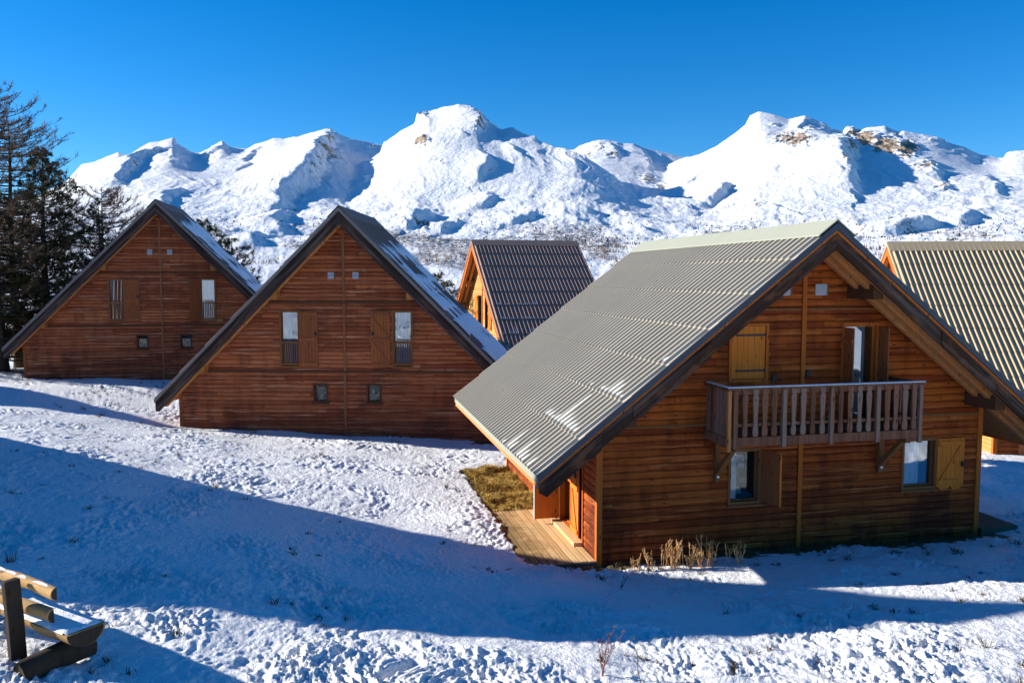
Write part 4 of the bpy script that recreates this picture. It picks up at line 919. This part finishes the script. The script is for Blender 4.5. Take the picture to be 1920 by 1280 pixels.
# ---------------------------------------------------------------- plants
def spikes(V, F, rng, p, d, n, ln, w, spread):
    """n thin triangular needles fanned round direction d at p"""
    for _ in range(n):
        v = d+rng.normal(0, spread, 3); v = v/(np.linalg.norm(v)+1e-9); s = np.cross(v, rng.normal(0, 1, 3)); s = s/(np.linalg.norm(s)+1e-9)*w
        b = len(V); l = ln*rng.uniform(.6, 1.2); V.append(p-s); V.append(p+s); V.append(p+v*l); F.append((b, b+1, b+2))
def tubes_np(VV, FF, pts, rad, n=4):
    b0 = len(VV)
    for i, p in enumerate(pts):
        d = pts[min(i+1, len(pts)-1)]-pts[max(i-1, 0)]; d = d/(np.linalg.norm(d)+1e-9); a = np.cross(d, (.31, .2, .93)); a = a/(np.linalg.norm(a)+1e-9); b = np.cross(d, a)
        for k in range(n): t = 2*pi*k/n; VV.append(p+(a*cos(t)+b*sin(t))*rad[i])
    for i in range(len(pts)-1):
        for k in range(n): FF.append((b0+i*n+k, b0+i*n+(k+1) % n, b0+(i+1)*n+(k+1) % n, b0+(i+1)*n+k))
def trunk(R, h, r, rng, mat='bark', lean=(0, 0), snow=False):
    n = 14; pts = [np.array([lean[0]*t*t*h+.05*sin(t*7+r*30), lean[1]*t*t*h+.05*cos(t*6), -.4+t*(h+.4)]) for t in np.linspace(0, 1, n)]
    V = []; F = []; tubes_np(V, F, pts, [r*(1-t*.93)+(.25*r if t == 0 else 0) for t in np.linspace(0, 1, n)], 9)
    finish('trunk', npmesh('trunk', V, F), mat, R, True); return pts
def unit(v): return v/(np.linalg.norm(v, axis=-1, keepdims=True)+1e-9)
class Segs:
    """thin three-sided sticks, built all at once"""
    def __init__(s): s.a = []; s.b = []; s.r = []
    def add(s, a, b, r0, r1):
        s.a.append(a); s.b.append(b); s.r.append(np.stack([np.broadcast_to(r0, len(a)), np.broadcast_to(r1, len(a))], 1))
    def mesh(s, name):
        a = np.concatenate(s.a); b = np.concatenate(s.b); r = np.concatenate(s.r); d = unit(b-a); u = unit(np.cross(d, (.31, .2, .93))); v = np.cross(d, u); P = []
        for e, rr in ((a, r[:, :1]), (b, r[:, 1:])):
            for k in range(3): t = 2*pi*k/3; P.append(e+(u*cos(t)+v*sin(t))*rr)
        V = np.stack(P, 1).reshape(-1, 3); i = (np.arange(len(a))*6)[:, None]; F = np.concatenate([i+np.array([[k, (k+1) % 3, 3+(k+1) % 3, 3+k]]) for k in range(3)])
        return npmesh(name, V, F)
def limb(pts, u):
    q = u*(len(pts)-1); k = np.minimum(q.astype(int), len(pts)-2); return pts[k]+(pts[k+1]-pts[k])*(q-k)[:, None], unit(pts[k+1]-pts[k])
def larch(name, x, y, h, r0, label, nb=130, reach=3.4, seed=1, twigs=34, lo=.12, group=None):
    rng = np.random.default_rng(seed); R = empty(name, (x, y, gz(x, y))); tag(R, label, 'larch', group); P = trunk(R, h, r0, rng)
    V = []; F = []; S = Segs()
    for i in range(nb):
        t = lo+(1-lo)*(i+rng.random())/nb; az = rng.uniform(0, 2*pi); q = t*(len(P)-1); j = min(int(q), len(P)-2); p0 = P[j]+(P[j+1]-P[j])*(q-j)
        L = reach*(1-t)**.55*rng.uniform(.6, 1.1)*(.75 if t < .25 else 1)+.25; d = np.array([cos(az), sin(az), 0]); n = 9
        droop = rng.uniform(.02, .35)*(1-t)+.02; up = rng.uniform(.28, .55); u = np.linspace(0, 1, n)[:, None]; k = np.arange(n)[:, None]
        pts = p0+d*L*u+np.concatenate([.06*np.sin(k*1.3+i)*u*L, .06*np.cos(k*1.7+i)*u*L, (-droop*u+up*u**2.4)*L], 1)
        tubes_np(V, F, list(pts), [(.012+.016*L*.5)*(1-.85*k/(n-1)) for k in range(n)], 4)
        m = int(twigs*L/reach)+5; uu = rng.uniform(.12, 1, m)**.8; p, dd = limb(pts, uu); sd = np.cross(dd, (0, 0, 1.))*rng.choice((-1, 1), m)[:, None]
        v = dd*.75+sd*rng.uniform(.3, .9, m)[:, None]; v[:, 2] += rng.uniform(-.1, .75, m); v = unit(v); l = (rng.uniform(.18, .55, m)*(1-.4*uu)*min(1, L/1.6))[:, None]
        e = p+v*l*.5; e2 = p+v*l+np.array([0, 0, .1])*l; S.add(p, e, .009, .007); S.add(e, e2, .007, .0035)
        for c in range(6):
            w_ = rng.uniform(.2, 1, m)[:, None]; pp = p+v*l*w_; vv = unit(v*.6+rng.normal(0, .5, (m, 3))+np.array([0, 0, .25])); S.add(pp, pp+vv*rng.uniform(.06, .19, m)[:, None], .006, .003)
    finish('branches', npmesh('branches', V, F), 'bark', R); finish('twigs', S.mesh('twigs'), 'twig', R); return R
def needles_mesh(name, P, D, rng, per, ln, w, spread):
    P = np.repeat(P, per, 0); D = np.repeat(D, per, 0); n = len(P); v = unit(D+rng.normal(0, spread, (n, 3))); s_ = unit(np.cross(v, rng.normal(0, 1, (n, 3))))*w
    l = ln*rng.uniform(.6, 1.2, n)[:, None]; V = np.stack([P-s_, P+s_, P+v*l], 1).reshape(-1, 3); return npmesh(name, V, None, np.arange(n*3).reshape(-1, 3))
def pine(name, x, y, h, r0, label, nb=70, reach=2.0, seed=1, mat='needle', lo=.08, tuft=9, nl=.13, dens=26, cone=.8, group=None, z=None):
    rng = np.random.default_rng(seed); R = empty(name, (x, y, gz(x, y) if z is None else z)); tag(R, label, 'pine', group); P = trunk(R, h, r0, rng)
    V = []; F = []; S = Segs(); NP = []; ND = []
    for i in range(nb):
        t = lo+(1-lo)*(i+rng.random())/nb; az = rng.uniform(0, 2*pi); q = t*(len(P)-1); j = min(int(q), len(P)-2); p0 = P[j]+(P[j+1]-P[j])*(q-j)
        L = reach*(1-t)**cone*rng.uniform(.55, 1.15)+.12; d = np.array([cos(az), sin(az), 0]); n = 6; up = rng.uniform(.15, .5); u = np.linspace(0, 1, n)[:, None]
        pts = p0+d*L*u+np.concatenate([0*u, 0*u, L*(up*u**1.6-.05)], 1); tubes_np(V, F, list(pts), [(.01+.012*L)*(1-.8*k/(n-1)) for k in range(n)], 4)
        m = int(tuft*L/reach)+3; p, dd = limb(pts, rng.uniform(.3, 1, m)); v = unit(d*rng.uniform(.3, 1, m)[:, None]+rng.normal(0, .55, (m, 3))+np.array([0, 0, .45])); l = (rng.uniform(.1, .42, m)*min(1, L/1.1+.2))[:, None]
        S.add(p, p+v*l, .008, .005)
        for w_ in (.35, .68, 1.0): NP.append(p+v*l*w_); ND.append(v*.8)
        NP.append(pts[-1:].repeat(2, 0)); ND.append(d[None].repeat(2, 0))
    NP.append(np.array([P[-1]]*4)); ND.append(np.array([[0, 0, 1.]]*4))
    bo = finish('branches', npmesh('branches', V, F), 'bark', R); finish('twigs', S.mesh('twigs'), 'bark', R)
    finish('needles', needles_mesh('needles', np.concatenate(NP), np.concatenate(ND), rng, max(5, dens//3), nl, .013, .5), mat, R); return R
G = 'trees standing left of the chalets'
larch('larch_tree', -22.6, 35.6, 12.4, .30, 'tall bare larch tree at the left edge with upward curving twigs', 210, 5.6, 11, 60, group=G)
larch('larch_tree', -23.6, 38.5, 11.5, .26, 'second bare larch tree behind the tall one at the left edge', 130, 5.0, 5, 44, group=G)
larch('larch_tree', -20.3, 40.5, 8.8, .18, 'lower brown bare larch tree close behind the leftmost chalet', 150, 5.4, 9, 50, group=G)
larch('larch_tree', -26.0, 37.0, 10.5, .24, 'third bare larch tree rising at the very edge of the picture', 130, 5.0, 15, 50, group=G)
larch('larch_tree', -18.2, 39.0, 6.4, .15, 'small brown bare larch tree just left of the leftmost chalet roof', 110, 3.8, 19, 50, group=G)
pine('pine_tree', -21.9, 38.2, 10.2, .24, 'dense dark pine tree rising beside the bare larches', 200, 4.3, 21, tuft=26, dens=33, group=G, nl=.17)
pine('pine_tree', -18.6, 42.0, 7.6, .20, 'broad dark pine tree between larch and leftmost chalet roof', 170, 4.4, 22, tuft=25, dens=33, group=G, nl=.17)
pine('pine_tree', -19.2, 38.0, 8.0, .14, 'slender young pine tree with open whorled branches left of the first roof', 62, 2.3, 23, mat='needle2', tuft=9, dens=26, group=G)
pine('pine_tree', -25.5, 36.0, 6.0, .2, 'low dark pine tree under the larches at the left edge', 120, 4.0, 24, tuft=22, dens=28, group=G)
G2 = 'pine trees standing behind the chalets'
pine('pine_tree', -15.9, 42.5, 7.6, .2, 'open crowned pine tree directly behind the roof of the leftmost chalet', 60, 3.1, 31, tuft=13, dens=30, cone=.55, lo=.35, group=G2, nl=.17)
pine('pine_tree', -14.3, 41.5, 6.6, .2, 'spreading pine tree seen in the gap between the two brown chalets', 60, 2.7, 32, tuft=14, dens=30, cone=.5, lo=.3, group=G2, nl=.17)
pine('pine_tree', -4.2, 46.0, 5.5, .2, 'dark pine tree seen left of the chalet with the dark roof', 60, 2.6, 33, tuft=14, dens=30, cone=.5, lo=.25, group=G2, nl=.17)
pine('pine_tree', 25.2, 55.0, 7.6, .2, 'yellow green pine top beside the olive roof', 50, 1.8, 34, mat='bush', tuft=12, dens=30, cone=.6, group=G2, nl=.17)

def bush(name, x, y, h, n, label, mat, seed, cat='shrub', wid=.5):
    rng = np.random.default_rng(seed); V = []; F = []
    for i in range(n):
        a = rng.uniform(0, 2*pi); l = h*rng.uniform(.5, 1); p0 = np.array([rng.normal(0, .08), rng.normal(0, .08), -.05]); d = np.array([cos(a)*wid*rng.random(), sin(a)*wid*rng.random(), 1.]); d /= np.linalg.norm(d)
        pts = [p0+d*l*t+np.array([.03*sin(t*9+i), .03*cos(t*7+i), 0]) for t in (0, .4, .75, 1)]; tubes_np(V, F, pts, [.008, .007, .005, .003], 4)
        for k in range(7):
            t = rng.uniform(.3, 1); p = p0+d*l*t; v = d+rng.normal(0, .6, 3); v /= np.linalg.norm(v); tubes_np(V, F, [p, p+v*l*.22], [.005, .002], 3)
    me = npmesh(name, V, F); o = finish(name, me, mat); o.location = (x, y, gz(x, y)); tag(o, label, cat); return o
bush('bush', -21.9, 36.8, 2.0, 60, 'yellow green bush lit behind the left eave of the leftmost chalet', 'bush', 3, 'bush', .7)

def mainw(lx, ly): return MO[0]+lx*cos(MY)-ly*sin(MY), MO[1]+lx*sin(MY)+ly*cos(MY)
# dry stalks along the front wall
def onground(px, py):
    v = ray(px, py); t = 8.0
    for _ in range(60):
        p = v*t; g = float(gbase([p[0]], [p[1]])[0]); t += (p[2]-g)/(-v[2]+1e-6)*.7
    return v[0]*t, v[1]*t
def stalks(px, py, h, n, seed, label, spread=.12):
    rng = np.random.default_rng(seed); V = []; F = []
    for i in range(n):
        a = rng.uniform(0, 2*pi); r = abs(rng.normal(0, spread)); p = np.array([r*cos(a), r*sin(a)*.5, -.05]); l = h*rng.uniform(.45, 1); ln = rng.normal(0, .16, 2)
        pts = [p+np.array([ln[0]*t*l, ln[1]*t*l, l*t]) for t in (0, .35, .7, 1)]; tubes_np(V, F, pts, [.006, .0055, .006, .004], 4)
        for k in range(9):
            t = rng.uniform(.4, 1.0); q = p+np.array([ln[0]*t*l, ln[1]*t*l, l*t]); v = np.array([rng.normal(0, .4), rng.normal(0, .3), 1]); v /= np.linalg.norm(v); tubes_np(V, F, [q, q+v*.07*rng.uniform(.6, 1.4)], [.006, .004], 3)
    x, y = onground(px, py); o = finish('dry_stalks', npmesh('dry_stalks', V, F), 'dry'); o.location = (x, y, gz(x, y)); tag(o, label, 'dry stalks', 'dry stalks along the front wall'); return o
stalks(1194, 1064, .40, 6, 1, 'short pair of dry stalks nearest the corner post of the front chalet', .06)
stalks(1222, 1062, .42, 8, 2, 'bent dry stalks left of the tall pale tuft at the front wall', .08)
stalks(1262, 1061, .60, 22, 3, 'dense tall pale tuft of dry stalks before the front wall', .09)
stalks(1294, 1060, .5, 9, 4, 'thin straight dry stalks right of the dense pale tuft', .07)
stalks(1316, 1059, .30, 6, 7, 'short thin dry stalks between the two tall tufts at the front wall', .06)
stalks(1331, 1058, .66, 12, 5, 'tall narrow tuft of dry stalks under the kitchen window', .06)
stalks(1385, 1056, .44, 10, 6, 'low sprawling dry stalks nearest the middle of the front wall', .09)

def blades(name, pts, hh, mat, label, cat, seed, per=14, sp=.1, wd=.004, kind='stuff'):
    rng = np.random.default_rng(seed); n = len(pts)*per; P = np.repeat(np.array(pts), per, 0); H = np.repeat(np.array(hh), per); a = rng.uniform(0, 2*pi, n); r = rng.normal(0, sp, n)
    B = P+np.stack([np.cos(a)*r, np.sin(a)*r, np.full(n, -.02)], 1); ln = rng.normal(0, .75, (n, 2)); H = H*rng.uniform(.4, 1.1, n); t = rng.uniform(0, 2*pi, n)
    S = np.stack([np.cos(t), np.sin(t), 0*t], 1)*wd; M = B+np.stack([ln[:, 0]*H*.35, ln[:, 1]*H*.35, H*.6], 1); T = B+np.stack([ln[:, 0]*H, ln[:, 1]*H, H*.85], 1)
    V = np.stack([B-S, B+S, M+S*.8, M-S*.8, T], 1).reshape(-1, 3); b = np.arange(n)*5
    F4 = np.stack([b, b+1, b+2, b+3], 1); F3 = np.stack([b+3, b+2, b+4], 1); o = finish(name, npmesh(name, V, F4, F3), mat); tag(o, label, cat, kind=kind); return o
rng = np.random.default_rng(2)
L_ = [(rng.uniform(-5.25, -4.05), rng.uniform(3.45, 7.6)) for _ in range(1500)]
W_ = [mainw(*p) for p in L_]; xs = np.array(W_); zz = ground_z(xs[:, 0], xs[:, 1])
den = fbm(xs[:, 0]*1.3, xs[:, 1]*1.3, 3, 15)
blades('winter_grass', np.c_[xs, zz], np.clip(.13+.42*den, .03, .34), 'grass', 'yellow brown winter grass patch beside the sunlit wall of the front chalet', 'grass', 3, 20, .05, .006)
# dead tufts poking through the snow
pts = []; hh = []
for _ in range(9000):
    x = rng.uniform(-16, 13); y = rng.uniform(7.2, 34)
    if abs(x) > y*.66+1: continue
    d = float(fbm(np.array([x*.45]), np.array([y*.45]), 3, 123)[0]); lx, ly = loc2(MO, MY, x, y)
    near_wall = (-5 < lx < 5 and -1.4 < ly < 0)
    if rng.random() < sstep(.05, .5, d)*.42+.01+(.25 if near_wall else 0)+(.2 if (x > 5 and 11 < y < 13.2) else 0)+(.25 if (-18 < x < -10 and 28 < y < 33.5) else 0): pts.append((x, y)); hh.append(rng.uniform(.035, .12)*(2.0 if rng.random() < .12 else 1)*(1.5 if near_wall else 1))
pts = np.array(pts); blades('dead_grass', np.c_[pts, ground_z(pts[:, 0], pts[:, 1])], hh, 'drydark', 'dark dead grass tufts poking through the snow', 'grass', 9, 22, .045, .005)
# thin plants in the foreground snow
def twigplant(px, py, z, h, n, seed, label, mat='redtwig', lean=(.1, 0)):
    v = ray(px, py); s = z/v[2]; x, y = v[0]*s, v[1]*s; rg = np.random.default_rng(seed); V = []; F = []
    for i in range(n):
        l = h*rg.uniform(.6, 1); dx = rg.normal(lean[0], .16); dy = rg.normal(lean[1], .12); pts = [np.array([dx*t*t*l+.012*sin(t*11+i), dy*t*l, l*t-.03]) for t in np.linspace(0, 1, 7)]; tubes_np(V, F, pts, [.0055*(1-.7*t) for t in np.linspace(0, 1, 7)], 4)
        for k in range(12):
            t = rg.uniform(.15, 1); q = np.array([dx*t*t*l, dy*t*l, l*t]); vv = np.array([rg.normal(0, .7), rg.normal(0, .5), .8]); vv /= np.linalg.norm(vv); tubes_np(V, F, [q, q+vv*.045], [.004, .003], 3)
    o = finish('twig_plant', npmesh('twig_plant', V, F), mat); o.location = (x, y, gz(x, y)); tag(o, label, 'plant', 'thin bare plants in the foreground snow'); return o
twigplant(1130, 1245, -4.25, .62, 6, 3, 'reddish branching bare plant standing in the lower middle snow', lean=(.25, 0))
twigplant(1200, 1275, -4.27, .52, 1, 4, 'single thin dark stem just right of the reddish bare plant', 'drydark', lean=(-.1, 0))
twigplant(1375, 1240, -4.30, .18, 6, 5, 'small low bare plant right of the single dark stem', 'drydark')
twigplant(1165, 1095, -4.85, .28, 2, 6, 'thin stem in the blue shadow below the corner of the front chalet', 'drydark')
twigplant(1590, 1165, -4.75, .22, 1, 7, 'short leaning stem at the edge of the shadow on the right', 'drydark', lean=(.4, 0))
twigplant(85, 690, -4.0, .8, 2, 8, 'thin dark upright stem left of the leftmost chalet', 'drydark')
